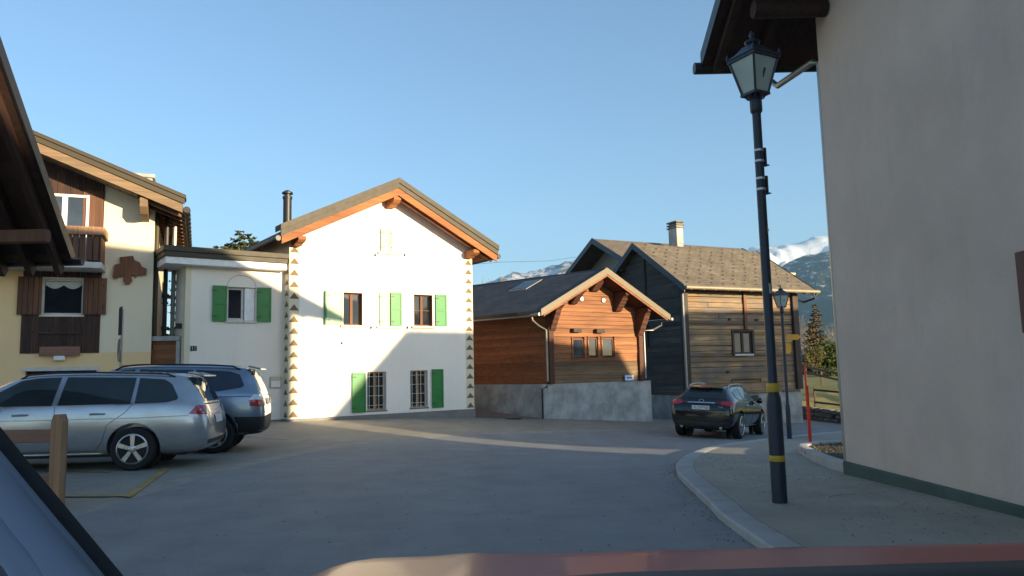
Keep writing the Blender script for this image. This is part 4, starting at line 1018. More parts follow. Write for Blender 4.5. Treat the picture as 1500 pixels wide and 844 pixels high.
mb = MB(); mb.tube([(uB-.2, -.7, ez-.02), (uB-.22, -.7, ez-.28), (bU+.35, -.2, ez-.42), (bU+.1, -.1, ez-.3)], .045, 8); mb.build('downpipe', 'metal_dark', bn, smooth=True)
mb = MB(); mb.tube([(-.14, -.17, bze-.05), (-.14, -.17, bz0+.1)], .055, 8); mb.build('downpipe', 'zinc', bn, smooth=True)

# ================================================================== REAR HOUSE behind the barn
pR = at_depth(868, 353, 41); FR = Frame((pR.x, pR.y), W2, -.9)
rh = empty('house', FR.loc(), W2, 'large house with brown shingle roof and square chimney behind the log barn', 'house')
rzz = pR.z+.9; rU = FR.S(1086, 357)[0]; RH = 5.2; rsl = .52
print('rear', pR, rU)
rrz = lambda v: rzz - rsl*abs(v)
mb = MB()
for va in (-3.5, RH): mb.prism([(0, va, rrz(va)), (0, 0, rzz), (0, 0, rzz+.12), (0, va, rrz(va)+.12)], (rU, 0, 0))
rrf = mb.build('roof', 'shingle_rear', rh, uvf=lambda c: (c.x, c.y*1.12))
mb = MB(); mb.prism([(1.3, -2.9, -1.5), (1.3, -2.9, rrz(-2.9)-.02), (1.3, 0, rzz-.02), (1.3, RH-.8, rrz(RH-.8)-.02), (1.3, RH-.8, -1.5)], (rU-2.3, 0, 0)); mb.build('wall', 'plaster_rear', rh)
mb = MB()
for uu in (-.05, rU):
    for va in (-3.5, RH): mb.prism([(uu, va, rrz(va)-.16), (uu, 0, rzz-.16), (uu, 0, rzz+.16), (uu, va, rrz(va)+.16)], (.05, 0, 0))
mb.build('barge_board', 'lamp_metal', rh)
mb = MB(); mb.box(.4, 1.6, 1.0, 3.0, 3, rrz(2.5)-.4); mb.build('timber_gable', 'barn_dark', rh)
# chimney
vch = -1.6
ca = FR.S(990, 350, vch); cb = FR.S(1008, 350, vch-.4); ct = FR.S(996, 331, vch)[1]
cw = 1.05
mb = MB(); x0 = ca[0]; mb.box(x0, x0+.46, vch-.1, vch+.65, rrz(vch+1.4)-1.2, ct); mb.build('chimney', 'concrete', rrf, bevel=.02)
mb = MB()
for k in range(3): mb.box(x0-.06, x0+.52, vch-.16, vch+.71, ct-.02+k*.16-.42+.3, ct+.06+k*.16-.42+.3)
mb.box(x0+.05, x0+.41, vch-.05, vch+.60, ct-.2, ct+.22); mb.build('chimney_cap', 'stone', rrf)
mb = MB(); c_ = FR.S(943, 362, -1.2); mb.prism([(c_[0], -1.9, rrz(-1.9)+.16), (c_[0]+.9, -1.9, rrz(-1.9)+.16), (c_[0]+.9, -1.0, rrz(-1.0)+.16), (c_[0], -1.0, rrz(-1.0)+.16)], (0, 0, .12)); mb.build('skylight', 'zinc', rrf)
# small lean-to eave at the right end
mb = MB(); e_ = FR.S(1140, 392, -6.0); mb.box(rU-.9, rU+.25, -3.9, -3.3, rrz(-3.6)-.12, rrz(-3.6)+.0); mb.build('porch_roof', 'gutter_beige', rh)
mb = MB(); random.seed(9)
for j in range(20):
    for i in range(18):
        v_ = -.3-j*.3; u_ = .4+i*.62+(.31 if j % 2 else 0)
        if u_ > rU-.2 or v_ < -3.3: continue
        z_ = rrz(v_)+.12; mb.add([(u_-.03, v_-.02, z_+.002), (u_+.03, v_-.02, z_+.002), (u_+.03, v_+.02, z_+.06), (u_-.03, v_+.02, z_+.06)], [(0,1,2,3)])
mb.build('snow_hooks', 'zinc', rrf)

# overhead wire
a = at_depth(736, 384, 33); b = at_depth(856, 375, 44)
mb = MB(); mid = (a+b)/2; mb.tube([tuple(a+(a-b)*.6), tuple(a), tuple(mid-Vector((0, 0, .12))), tuple(b), tuple(b+(b-a)*.3)], .007, 5)
tag(mb.build('overhead_wire', 'metal_dark'), 'thin overhead wire crossing the sky above the slate roof', 'wire')

# ================================================================== UNSEEN HOUSES ACROSS THE STREET (outlines shaped to cast shade into the view)
hS = Vector((sin(SUN_AZ), -cos(SUN_AZ), 0)); eS = Vector((cos(SUN_AZ), sin(SUN_AZ), 0))
def shadow_house(prof, D, s0, dep, label, wall_m='plaster_pale'):
    base = hS*D + eS*s0; z0 = g(base.x, base.y)
    o = empty('house', (base.x, base.y, 0), atan2(eS.y, eS.x), label, 'house')
    mb = MB(); mb.prism([(s-s0, 0, z) for s, z in prof], (0, -dep, 0)); mb.build('wall', wall_m, o)
    top = [p for p in prof if p[1] > 3.8]
    mb = MB()
    for a, b in zip(top, top[1:]):
        mb.prism([(a[0]-s0, .25, a[1]+.01), (b[0]-s0, .25, b[1]+.01), (b[0]-s0, .25, b[1]+.12), (a[0]-s0, .25, a[1]+.12)], (0, -dep-.5, 0))
    mb.build('roof', 'tile_brown', o, uvf=lambda c: (c.y, c.x))
    mb = MB(); r = (1.5, 2.5, 1.6, 2.9)
    for k in range(3): mb.box(1.6+k*2.2, 2.6+k*2.2, .003, .05, 1.4, 2.7)
    mb.build('window', 'glass', o)
shadow_house([(15.5, -1.5), (15.5, 3.3), (14.1, 3.85), (13.75, 4.5), (16.3, 7.15), (18.7, 7.05), (24.9, 6.08), (25.6, 4.95), (25.6, -1.5)], 14, 16, 6, 'unseen house across the street, outline shaped to shade the white house and chalet')
shadow_house([(25.57, -2.5), (25.57, 4.9), (27.0, 6.5), (29.2, 7.62), (35.6, 7.45), (36.3, 6.9), (36.3, -2.5)] , 14, 27, 6, 'second unseen house across the street, outline shaped to shade the log barn')

shadow_house([(-9, -1), (-9, 5), (-5, 7.2), (2.0, 7.2), (7.2, 5.2), (7.2, -1)], 11, -8, 6, 'unseen house added behind the viewpoint to block the low sun', 'plaster_grey')  # added to keep the low sun off the near street and own car

# ================================================================== STREET LAMPS
def street_lamp(px, py, ptop, Y, label, rz, bands=()):
    p = at_depth(px, py, Y); z0 = g(p.x, p.y)+.06; H = at_depth(ptop[0], ptop[1], Y).z - z0
    o = empty('street_lamp', (p.x, p.y, z0), rz, label, 'street lamp', 'street lamps with four sided lanterns')
    k = H/4.74
    mb = MB(); mb.lathe([(.072*k, -.1), (.072*k, .94*k), (.066*k, 1.0*k), (.047*k, 1.07*k), (.043*k, 3.92*k)], n=20); mb.build('pole', 'lamp_metal', o, smooth=True)
    mb = MB(); mb.lathe([(.045*k, 3.84*k), (.060*k, 3.86*k), (.060*k, 3.99*k), (.048*k, 4.01*k), (.04*k, 4.03*k)], n=16); mb.build('collar', 'lamp_metal', o, smooth=True)
    zb, zt = 4.04*k, 4.40*k; a, b = .088*k, .165*k
    mb = MB()
    for sx, sy in ((-1,-1),(1,-1),(1,1),(-1,1)):
        mb.obox((sx*a, sy*a, zb), (sx*b, sy*b, zt), .022*k, .022*k)
        mb.tube([(0, 0, zb-.05*k), (sx*a*.6, sy*a*.6, zb-.05*k), (sx*a*.9, sy*a*.9, zb)], .008*k, 6)
    mb.box(-a-.015, a+.015, -a-.015, a+.015, zb-.014, zb+.012)
    for i in (0, 1):
        for sg_ in (-1, 1):
            if i: mb.box(sg_*b-.018, sg_*b+.018, -b-.02, b+.02, zt-.012, zt+.018)
            else: mb.box(-b+.02, b-.02, sg_*b-.018, sg_*b+.018, zt-.012, zt+.018)
    mid = (a+b)/2
    for sg_ in (-1, 1):
        mb.obox((0, sg_*a, zb+.1*k), (0, sg_*b*.9, zt-.13*k), .012, .012)
    lf = mb.build('lantern_frame', 'lamp_metal', o)
    mb = MB(); e = .004
    c0 = [(-a+e, -a+e, zb+.01), (a-e, -a+e, zb+.01), (a-e, a-e, zb+.01), (-a+e, a-e, zb+.01)]; c1 = [(-b+e, -b+e, zt-.01), (b-e, -b+e, zt-.01), (b-e, b-e, zt-.01), (-b+e, b-e, zt-.01)]
    mb.add(c0+c1, [(0,1,5,4),(1,2,6,5),(2,3,7,6),(3,0,4,7),(3,2,1,0),(4,5,6,7)]); mb.build('lantern_glass', 'lamp_glass', lf)
    mb = MB(); lv = [(b*1.16, zt+.018), (b*1.12, zt+.035), (b*.78, zt+.075), (b*.55, zt+.125), (b*.42, zt+.15), (b*.2, zt+.16)]
    vs = [(sx*r_, sy*r_, z_) for r_, z_ in lv for sx, sy in ((-1,-1),(1,-1),(1,1),(-1,1))]
    mb.add(vs, [(i*4+j, i*4+(j+1) % 4, (i+1)*4+(j+1) % 4, (i+1)*4+j) for i in range(5) for j in range(4)] + [(3,2,1,0), (20,21,22,23)])
    mb.build('lantern_roof', 'lamp_metal', o)
    mb = MB(); zz_ = zt+.15*k; mb.lathe([(.03, zz_), (.05*k, zz_+.012), (.075*k, zz_+.03), (.08*k, zz_+.045), (.04*k, zz_+.07), (.018*k, zz_+.08), (.016*k, zz_+.10), (.03*k, zz_+.115), (.026*k, zz_+.135), (.006, zz_+.165)], n=14)
    for sx, sy in ((-1,-1),(1,-1),(1,1),(-1,1)): mb.lathe([(.008, zt+.03), (.016, zt+.05), (.012, zt+.07), (.003, zt+.095)], (sx*b*1.08, sy*b*1.08, 0), 8)
    mb.build('finial', 'lamp_metal', o, smooth=True)
    for z_, h_ in bands:
        r_ = .0735*k if z_ < 1.0*k else .05*k
        if 1.0*k <= z_ < 1.09*k: r_ = .06*k
        mb = MB(); mb.lathe([(r_*1.0, z_), (r_*1.02, z_+.002), (r_*1.02, z_+h_-.002), (r_*1.0, z_+h_)], n=20); mb.build('reflective_band', 'yellow', o, smooth=True)
    return o, k
lampA, kA = street_lamp(1143, 747, (1103, 42), 7.39, 'near dark blue lamp post with lantern rising from the pavement', radians(28), ((.40, .055), (1.06, .085)))
for z_ in (3.42, 3.13):
    mb = MB()
    for dz in (-.055, .055): mb.lathe([(.046, z_+dz-.012), (.0475, z_+dz-.011), (.0475, z_+dz+.011), (.046, z_+dz+.012)], n=16)
    mb.build('clamp', 'steel', lampA)
    mb = MB(); mb.box(.05, .075, -.03, .03, z_-.085, z_+.085); mb.box(.05, .11, -.03, .03, z_-.095, z_-.085); mb.build('bracket', 'lamp_metal', lampA)
mb = MB(); mb.box(-.02, .02, -.049, -.0455, 2.02, 2.12); mb.build('number_tag', 'steel', lampA)
mb = MB(); mb.prism([(-.005, -.051, 2.62), (.035, -.04, 2.655), (-.005, -.051, 2.69)], (0, -.002, 0)); mb.build('arrow_sticker', 'yellow', lampA)
lampB, kB = street_lamp(1157, 645, (1146, 417), 21.8, 'farther dark lamp post with lantern standing before the log barn', radians(20))
# yellow hiking signs on the far lamp
def plate_at(quad, Y, name, label, mat, arrow=0, cat='sign', group=None):
    P = [at_depth(x, y, Y) for x, y in quad]; c = sum(P, Vector())/len(P); mb = MB()
    mb.prism([tuple(p-c) for p in P], (0, .02, 0)); o = mb.build(name, mat, bevel=.003); o.location = c
    tag(o, label, cat, group); return o
plate_at([(1153, 490), (1169, 490), (1174, 494), (1169, 498), (1153, 498)], 21.72, 'direction_sign', 'orange yellow arrow shaped hiking sign on the far lamp post', 'sign_orange')
plate_at([(1151.5, 503), (1157, 503), (1159, 506), (1159, 515), (1156.5, 519), (1151.5, 518)], 21.72, 'direction_sign', 'short orange yellow sign below the arrow on the far lamp post', 'sign_orange')
# red snow pole
p = at_depth(1188, 660, 16.6); zt = at_depth(1187, 532, 16.6).z; z0 = g(p.x, p.y)+.12
o = empty('snow_pole', (p.x, p.y, z0), 0, 'tall red snow marker pole standing in the kerbed bed', 'pole')
mb = MB(); mb.tube([(-.018, 0, -.1), (-.018, 0, zt-z0)], .022, 8); mb.build('pole', 'red', o, smooth=True)
mb = MB(); mb.tube([(.022, .01, -.1), (.022, .01, (zt-z0)*.72)], .016, 8); mb.build('brace_rod', 'red', o, smooth=True)

# ================================================================== FENCES AND WALL BY THE LAWN
def lawn_z(x, y): return -.62 + .03*(min(x, 22)-14.5) + .09*(y-38) - max(0, x-22)*.1
WLN = [(13.75, 38.2), (14.5, 36.6), (15.3, 34.9), (17.0, 31.8), (19.2, 28.5)]
random.seed(21)
WP = cat(WLN, 6)
lm = MB(); rows = []
for x, y in WP:
    for j in range(15):
        t = j*j*.13; nx, ny = .82, .57; X = x+nx*t; Y = y+ny*t+t*.25; lm.v.append((X, Y, lawn_z(X, Y)+.05*noise.noise(Vector((X*.5, Y*.5, 0)))))
for i in range(len(WP)-1):
    for j in range(14): lm.f.append((i*15+j, i*15+j+1, (i+1)*15+j+1, (i+1)*15+j)); lm.mi.append(0)
k0 = len(lm.v)
for j in range(15):
    v = lm.v[j]
    for q in range(6): lm.v.append((v[0]-q*.1, v[1]+q*4.0, v[2]+q*.08))
for j in range(14):
    for q in range(5): lm.f.append((k0+j*6+q, k0+j*6+q+1, k0+(j+1)*6+q+1, k0+(j+1)*6+q)); lm.mi.append(0)
struct(lm.build('lawn', 'grassm', smooth=True))
sw = MB()
for i in range(len(WP)-1):
    a = Vector((*WP[i], 0)); b = Vector((*WP[i+1], 0)); d = b-a; L_ = d.length; d.normalize(); n_ = Vector((-d.y, d.x, 0)); n_ = -n_ if n_.x > 0 else n_
    s_ = 0
    while s_ < L_:
        for r_ in range(3):
            q = a + d*(s_+random.uniform(0, .2)); base = g(q.x, q.y); top = lawn_z(q.x, q.y)+.05; hh = (top-base)/3
            c = q + n_*random.uniform(-.06, .06); w_ = random.uniform(.22, .38); z_ = base+hh*(r_+.5)
            pts = []
            for (ax_, az_) in ((-1, -1), (0, -1.1), (1, -.9), (1.1, 0), (1, 1), (0, 1.05), (-1, .9), (-1.1, .1)): pts.append(tuple(c + n_*.10 + d*ax_*w_*.48*random.uniform(.85, 1.05) + Vector((0, 0, z_+az_*hh*.46*random.uniform(.85, 1.05)))))
            sw.prism(pts, tuple(-n_*.35))
        s_ += .36
wlo = sw.build('stone_wall', 'stone', bevel=.02); tag(wlo, 'low dry stone wall holding up the lawn beside the road', 'wall')
def rail_fence(pts, zf, ph, rails, label, mat, pw=.07, group='dark rail fences on the lawn', rh=.09, drop_posts=None):
    c = Vector((pts[0][0], pts[0][1], zf(*pts[0]))); o = empty('fence', c[:], 0, label, 'fence', group)
    for i, (x, y) in enumerate(pts):
        z_ = zf(x, y); mb = MB(); mb.box(x-c.x-pw/2, x-c.x+pw/2, y-c.y-pw/2, y-c.y+pw/2, z_-c.z-.15, z_-c.z+ph); mb.build('post', mat, o)
    for (x0, y0), (x1, y1) in zip(pts, pts[1:]):
        for h_ in rails:
            mb = MB(); mb.obox((x0-c.x, y0-c.y-.05, zf(x0, y0)-c.z+h_), (x1-c.x, y1-c.y-.05, zf(x1, y1)-c.z+h_), .04, rh); mb.build('rail', mat, o)
    return o
rail_fence([(14.6, 36.9), (16.2, 33.9), (17.8, 31)], lawn_z, .95, (.85, .25), 'dark two rail fence standing on top of the low stone wall', 'old_wood', .09)
uf = [(18.0+1.0*k*.12, 50-k*1.6) for k in range(8)]
rail_fence([(18.6-k*.0, 53-k*2.4) for k in range(8)], lawn_z, .9, (.8, .45), 'long dark rail fence along the upper edge of the lawn', 'old_wood', .09, rh=.13)

# ================================================================== TREES
def leafq(mb, c, s, rnd=random):
    a = rnd.uniform(0, 6.28); b = rnd.uniform(-1, 1); u = Vector((cos(a), sin(a), b)).normalized(); v = u.cross(Vector((rnd.uniform(-1, 1), rnd.uniform(-1, 1), rnd.uniform(-1, 1)))).normalized()
    mb.add([tuple(c-u*s-v*s*.5), tuple(c+u*s*.2-v*s*.6), tuple(c+u*s), tuple(c+u*s*.1+v*s*.6)], [(0,1,2,3)])
def spruce(loc, h, r, label, mat='needle', n=26, dens=1.0, seed=1, tops=None, leaf=.10, low=.08, group=None):
    rnd = random.Random(seed); o = empty('spruce_tree', loc, 0, label, 'tree', group); T = MB(); C = MB()
    for (tx, ty, th_, tr) in (tops or [(0, 0, h, r)]):
        T.tube([(tx, ty, -.3), (tx, ty, th_*.5), (tx, ty, th_*.97)], [max(.04, th_*.016), max(.03, th_*.01), .012], 8)
        for k in range(int(n*th_/h)):
            t = low + (1-low)*k/(n*th_/h); z_ = th_*t; L_ = tr*((1-t)**.75)*rnd.uniform(.75, 1.1)+.06
            nb = 6 if t < .9 else 4
            for j in range(nb):
                if rnd.random() > .93: continue
                a = rnd.uniform(0, 6.28); l_ = L_*rnd.uniform(.7, 1.15); up_ = .12*l_; P = [Vector((tx, ty, z_)), Vector((tx+cos(a)*l_*.5, ty+sin(a)*l_*.5, z_-.10*l_)), Vector((tx+cos(a)*l_, ty+sin(a)*l_, z_-.12*l_+up_))]
                T.tube(P, [.018, .012, .005], 4, cap=False)
                m_ = int(max(5, l_*20*dens))
                for q in range(m_):
                    s_ = rnd.random()**.7; b = P[0].lerp(P[2], s_); b += Vector((rnd.gauss(0, .09*l_*(.4+s_)), rnd.gauss(0, .09*l_*(.4+s_)), rnd.gauss(-.05, .05)*l_))
                    leafq(C, b, leaf*rnd.uniform(.6, 1.3), rnd)
    T.build('trunk', 'bark', o); C.build('crown', mat, o); return o
def bush(loc, rx, ry, rz_, label, mat='bush', n=2600, seed=1, leaf=.07, name='bush', lumps=9, group=None):
    rnd = random.Random(seed); o = empty(name, loc, 0, label, 'bush', group); C = MB(); T = MB()
    cs = [(Vector((rnd.uniform(-.6, .6)*rx, rnd.uniform(-.6, .6)*ry, rnd.uniform(.3, 1.35)*rz_)), rnd.uniform(.35, .6)) for _ in range(lumps)]
    for i in range(n):
        c, s_ = cs[rnd.randrange(lumps)]; d = Vector((rnd.gauss(0, 1), rnd.gauss(0, 1), rnd.gauss(0, 1))).normalized()*(rnd.random()**.35)
        leafq(C, c + Vector((d.x*rx*s_, d.y*ry*s_, d.z*rz_*s_)), leaf*rnd.uniform(.6, 1.4), rnd)
    for c, s_ in cs: T.tube([(0, 0, -.2), tuple(c*.5+Vector((.05, 0, 0))), tuple(c)], [.035, .025, .01], 5)
    T.build('stems', 'bark', o); C.build('crown', mat, o); return o
def bare_tree(loc, h, label, seed=1, spread=.5, r=.12, depth=6, twig='twig', name='bare_tree', group=None):
    rnd = random.Random(seed); o = empty(name, loc, 0, label, 'tree', group); T = MB(); C = MB()
    def br(p, d, l, rad, k):
        q = p + d*l*.5 + Vector((rnd.gauss(0, .04), rnd.gauss(0, .04), 0))*l; e = p + d*l
        (T if k > depth-3 else C).tube([tuple(p), tuple(q), tuple(e)], [rad, rad*.85, rad*.68], 6 if k > 3 else 3, cap=False)
        if k == 0: return
        for _ in range(3 if k > 1 else 4):
            nd = (d + Vector((rnd.gauss(0, spread), rnd.gauss(0, spread), rnd.gauss(.12, spread*.6)))).normalized()
            br(e if rnd.random() < .6 else q, nd, l*rnd.uniform(.62, .85), max(rad*.6, .006), k-1)
    br(Vector((0, 0, -.2)), Vector((0, 0, 1)), h*.3, r, depth)
    T.build('trunk', 'bark', o); C.build('crown', twig, o); return o
p = at_depth(348, 335, 38)
spruce((p.x, p.y, .3), p.z-.3, 2.6, 'dark many topped spruce rising behind the flat annex roof', 'needle', 52, 1.5, 3,
       tops=[(-1.35, -.1, p.z-1.4, 2.2), (.1, 0, p.z-.3, 3.2), (.55, .2, p.z-.4, 3.2), (-.25, .1, p.z-.7, 3.0), (-.62, .1, p.z-.9, 2.8), (.95, .5, p.z-.9, 3.0), (-1.0, -.2, p.z-1.05, 2.4)], leaf=.10)
p = at_depth(254, 430, 26)
spruce((p.x+.15, p.y, .0), 5.3, 1.5, 'dark spruce seen through the passage beside the cream house', 'needle', 18, .8, 8, leaf=.09)
p = at_depth(704, 380, 55)
bare_tree((p.x, p.y, 0), p.z*1.05, 'bare leafless tree top showing between white house and slate roof', 4, .45, .14, 6)
p = at_depth(1193, 446, 60); zb = 1.0
spruce((p.x, p.y, zb), p.z-zb+.1, 1.25, 'slim spruce with rusty brown top behind the lawn', 'needle_brown', 30, 1.2, 5, leaf=.10)
p = at_depth(1189, 520, 56); bush((p.x, p.y, p.z-1.2), .85, .8, 1.15, 'rounded olive clipped bush at the lawn edge beside the barn', 'bush_olive', 5200, 2, .05, lumps=12)
p = at_depth(1217, 520, 58); bush((p.x, p.y, p.z-2.2), 1.9, 1.5, 1.9, 'large dark green bush right of the rusty spruce', 'bush', 7000, 3, .09, lumps=16)
p = at_depth(1230, 545, 54); bush((p.x, p.y, p.z-1.6), 1.5, 1.2, 1.2, 'low bright green bush at the grey house edge', 'bush', 4500, 4, .08, lumps=12)
p = at_depth(1183, 545, 59); bush((p.x-.6, p.y, p.z-1.4), 1.8, 1.2, 1.3, 'low dark bush half hidden behind the barn corner', 'bush', 3600, 6, .08, lumps=12)
p = at_depth(1178, 455, 66); bare_tree((p.x, p.y, .6), p.z-.2, 'brownish bare tree behind the barn corner and spruce', 6, .5, .10, 6)
p = at_depth(1222, 485, 62); bare_tree((p.x, p.y, .4), p.z+.6, 'brownish bare tree right of the rusty spruce', 7, .55, .09, 6)
bare_tree((24.3, 34.0, -.6), 7.5, 'bare tree on the lawn hidden beyond the grey house', 9, .5, .16, 5)

# ================================================================== MOUNTAINS
def m_mountain(name, cols, snow, snow_lo, snow_hi, scale, zlo=-400, zhi=1600, tree=True):
    mt, n, b = newmat(name); v = coords(n); f = noise_n(n, v, scale, 9, .7)
    c = ramp(n, f, [(.35, cols[0]), (.62, cols[1])])
    f2 = noise_n(n, coords(n, (1, 1, 2.2)), scale*2.3, 10, .72)
    sp = n.nodes.new('ShaderNodeSeparateXYZ'); tc = n.nodes.new('ShaderNodeTexCoord'); n.links.new(tc.outputs['Object'], sp.inputs[0])
    mr = n.nodes.new('ShaderNodeMapRange'); mr.inputs[1].default_value = zlo; mr.inputs[2].default_value = zhi; mr.inputs[3].default_value = -.35; mr.inputs[4].default_value = .35
    n.links.new(sp.outputs[2], mr.inputs[0])
    ad = n.nodes.new('ShaderNodeMath'); ad.operation = 'ADD'; n.links.new(mr.outputs[0], ad.inputs[0]); n.links.new(f2, ad.inputs[1])
    sm = ramp(n, ad.outputs[0], [(snow_lo, (0,0,0)), (snow_hi, (1,1,1))])
    c = mixc(n, sm, c, snow); n.links.new(c, b.inputs['Base Color']); b.inputs['Roughness'].default_value = .95; b.inputs['Specular IOR Level'].default_value = .1
    bump(n, b, f2, .8, 60 if scale < .01 else 10); return mt
M['mt_snow'] = m_mountain('mt_snow', [(.10, .10, .11), (.20, .19, .19)], (.86, .87, .90), .30, .40, .0011, 200, 1500)
M['mt_forest'] = m_mountain('mt_forest', [(.018, .028, .022), (.05, .055, .045)], (.70, .73, .78), .555, .60, .0075, -1400, 2600)
M['mt_rock'] = m_mountain('mt_rock', [(.10, .095, .09), (.19, .175, .165)], (.72, .74, .78), .60, .68, .004, -900, 1500)
def mountain(name, sky, Yc, x0, x1, depth_f, depth_b, base, mat, amp, seed, nx=170, ny=70, nsc=900.0, edge=.02):
    """heightfield range whose crest line runs through the surveyed skyline points"""
    pts = [(at_depth(px, py, Yc).x, at_depth(px, py, Yc).z) for px, py in sky]
    def crest(x):
        if x <= pts[0][0]: return pts[0][1]
        for (a, za), (b, zb) in zip(pts, pts[1:]):
            if x <= b: return za+(zb-za)*(x-a)/(b-a)
        return pts[-1][1]
    mb = MB(); X = [x0+(x1-x0)*i/(nx-1) for i in range(nx)]; V = [Yc-depth_f+(depth_f+depth_b)*j/(ny-1) for j in range(ny)]
    for y in V:
        t = (y-Yc)/(depth_b if y > Yc else depth_f); sh = max(0, 1-abs(t))**.85
        for x in X:
            k = x*y/Yc if False else x
            rid = 0; am = amp; fr = 1/nsc
            for q in range(5):
                rid += am*(1-2*abs(noise.noise(Vector((x*fr, y*fr, seed+q*7.1))))-.45); am *= .5; fr *= 2.05
            c = crest(x); e = 1.0 if abs(t) > .25 else .12+.88*abs(t)/.25
            z = base + (c-base)*sh + rid*e*min(1, sh*3) + (rid*edge)
            mb.v.append((x, y, z))
    for j in range(ny-1):
        for i in range(nx-1): mb.f.append((j*nx+i, j*nx+i+1, (j+1)*nx+i+1, (j+1)*nx+i)); mb.mi.append(0)
    return struct(mb.build(name, mat, smooth=True))
mountain('mountain', [(1020, 395), (1070, 384), (1100, 365), (1125, 366), (1140, 363), (1160, 361), (1176, 355), (1190, 349), (1200, 347.5), (1214, 349), (1222, 347), (1240, 352), (1300, 340), (1400, 360), (1500, 350)], 9500, 1500, 8500, 3800, 2500, -500, 'mt_snow', 420, 3.0, 220, 90, 1500.0, .04)
mountain('mountain', [(1050, 450), (1120, 404), (1145, 392), (1160, 385), (1180, 377), (1200, 372), (1222, 366), (1300, 345), (1500, 330)], 5200, 900, 5200, 2900, 1500, -380, 'mt_forest', 160, 8.0, 260, 90, 700.0, .05)
mountain('mountain', [(560, 430), (700, 418), (735, 411), (770, 403), (790, 395), (805, 387), (820, 381), (830, 377), (842, 380), (852, 376), (900, 400), (980, 420)], 6500, -1600, 1700, 2500, 1500, -450, 'mt_rock', 260, 12.0, 220, 60, 800.0, .06)
hz = MB(); hz.box(-12500, 12500, -300, 12600, -900, 1850)
hm = bpy.data.materials.new('haze'); hm.use_nodes = True; hn = hm.node_tree; hn.nodes.clear()
ho = hn.nodes.new('ShaderNodeOutputMaterial'); hv = hn.nodes.new('ShaderNodeVolumePrincipled'); hv.inputs['Color'].default_value = (.38, .70, 1, 1)
hv.inputs['Density'].default_value = 6.5e-5; hv.inputs['Anisotropy'].default_value = .2; hn.links.new(hv.outputs[0], ho.inputs['Volume'])
M['haze'] = hm; ho_ = hz.build('haze', 'haze'); ho_['kind'] = 'stuff'

# ================================================================== CARS
def shell(stations, bools, mat, parent, name='body', name2=None):
    S_ = []
    for (x, zb, zm, zk, zt, ws, wm, wb, wt) in stations:
        S_.append([(x, 0, zb), (x, ws*.8, zb), (x, ws, zb+.07), (x, wm, zm), (x, wm*.995, zm+(zk-zm)*.55), (x, wb, zk), (x, wb-(wb-wt)*.15, zk+(zt-zk)*.12), (x, wt+(wb-wt)*.10, zk+(zt-zk)*.78), (x, wt-.04, zt-(zt-zk)*.05), (x, wt*.62, zt-.004), (x, 0, zt)])
    bm = bmesh.new(); rings = []
    for s_ in S_:
        half = [bm.verts.new(p) for p in s_]; other = [bm.verts.new((p[0], -p[1], p[2])) for p in s_[1:-1]]
        rings.append(half + other[::-1])
    n = len(rings[0])
    for a, b in zip(rings, rings[1:]):
        for i in range(n): bm.faces.new((a[i], a[(i+1) % n], b[(i+1) % n], b[i]))
    bm.faces.new(rings[0]); bm.faces.new(rings[-1][::-1])
    bmesh.ops.recalc_face_normals(bm, faces=bm.faces)
    me = bpy.data.meshes.new('tmp'); bm.to_mesh(me); bm.free(); o = bpy.data.objects.new('tmp', me); COL.objects.link(o)
    sb = o.modifiers.new('s', 'SUBSURF'); sb.levels = 2; sb.render_levels = 2
    cut = MB()
    for (cx, cz_, r_, y0, y1) in bools:
        cut.lathe([(r_, y0), (r_, y1)], (cx, 0, cz_), 28, axis='y')
    co = None
    if bools:
        co = cut.build('cut', 'black'); bo_ = o.modifiers.new('b', 'BOOLEAN'); bo_.operation = 'DIFFERENCE'; bo_.object = co; bo_.solver = 'EXACT'
    dg = bpy.context.evaluated_depsgraph_get(); me2 = bpy.data.meshes.new_from_object(o.evaluated_get(dg)); me2.name = name
    bpy.data.objects.remove(o)
    if co: bpy.data.objects.remove(co)
    me2.materials.clear(); me2.materials.append(M[mat]); me2.polygons.foreach_set('use_smooth', [True]*len(me2.polygons))
    try: me2.set_sharp_from_angle(angle=radians(38))
    except Exception: pass
    ob = bpy.data.objects.new(name, me2); COL.objects.link(ob); ob.parent = parent
    bvh = BVHTree.FromPolygons([v.co.copy() for v in me2.vertices], [tuple(p.vertices) for p in me2.polygons])
    return ob, bvh
def proj(bvh, a, b, mode):
    """cast on the body: 'L' left side (a=x, b=z), 'R' right side, 'B' from the back (a=y, b=z), 'F' front, 'T' top (a=x, b=y)"""
    o, d = {'L': (Vector((a, 3, b)), Vector((0, -1, 0))), 'R': (Vector((a, -3, b)), Vector((0, 1, 0))), 'B': (Vector((-6, a, b)), Vector((1, 0, 0))), 'F': (Vector((6, a, b)), Vector((-1, 0, 0))), 'T': (Vector((a, b, 4)), Vector((0, 0, -1)))}[mode]
    h = bvh.ray_cast(o, d); return h[0], h[1]
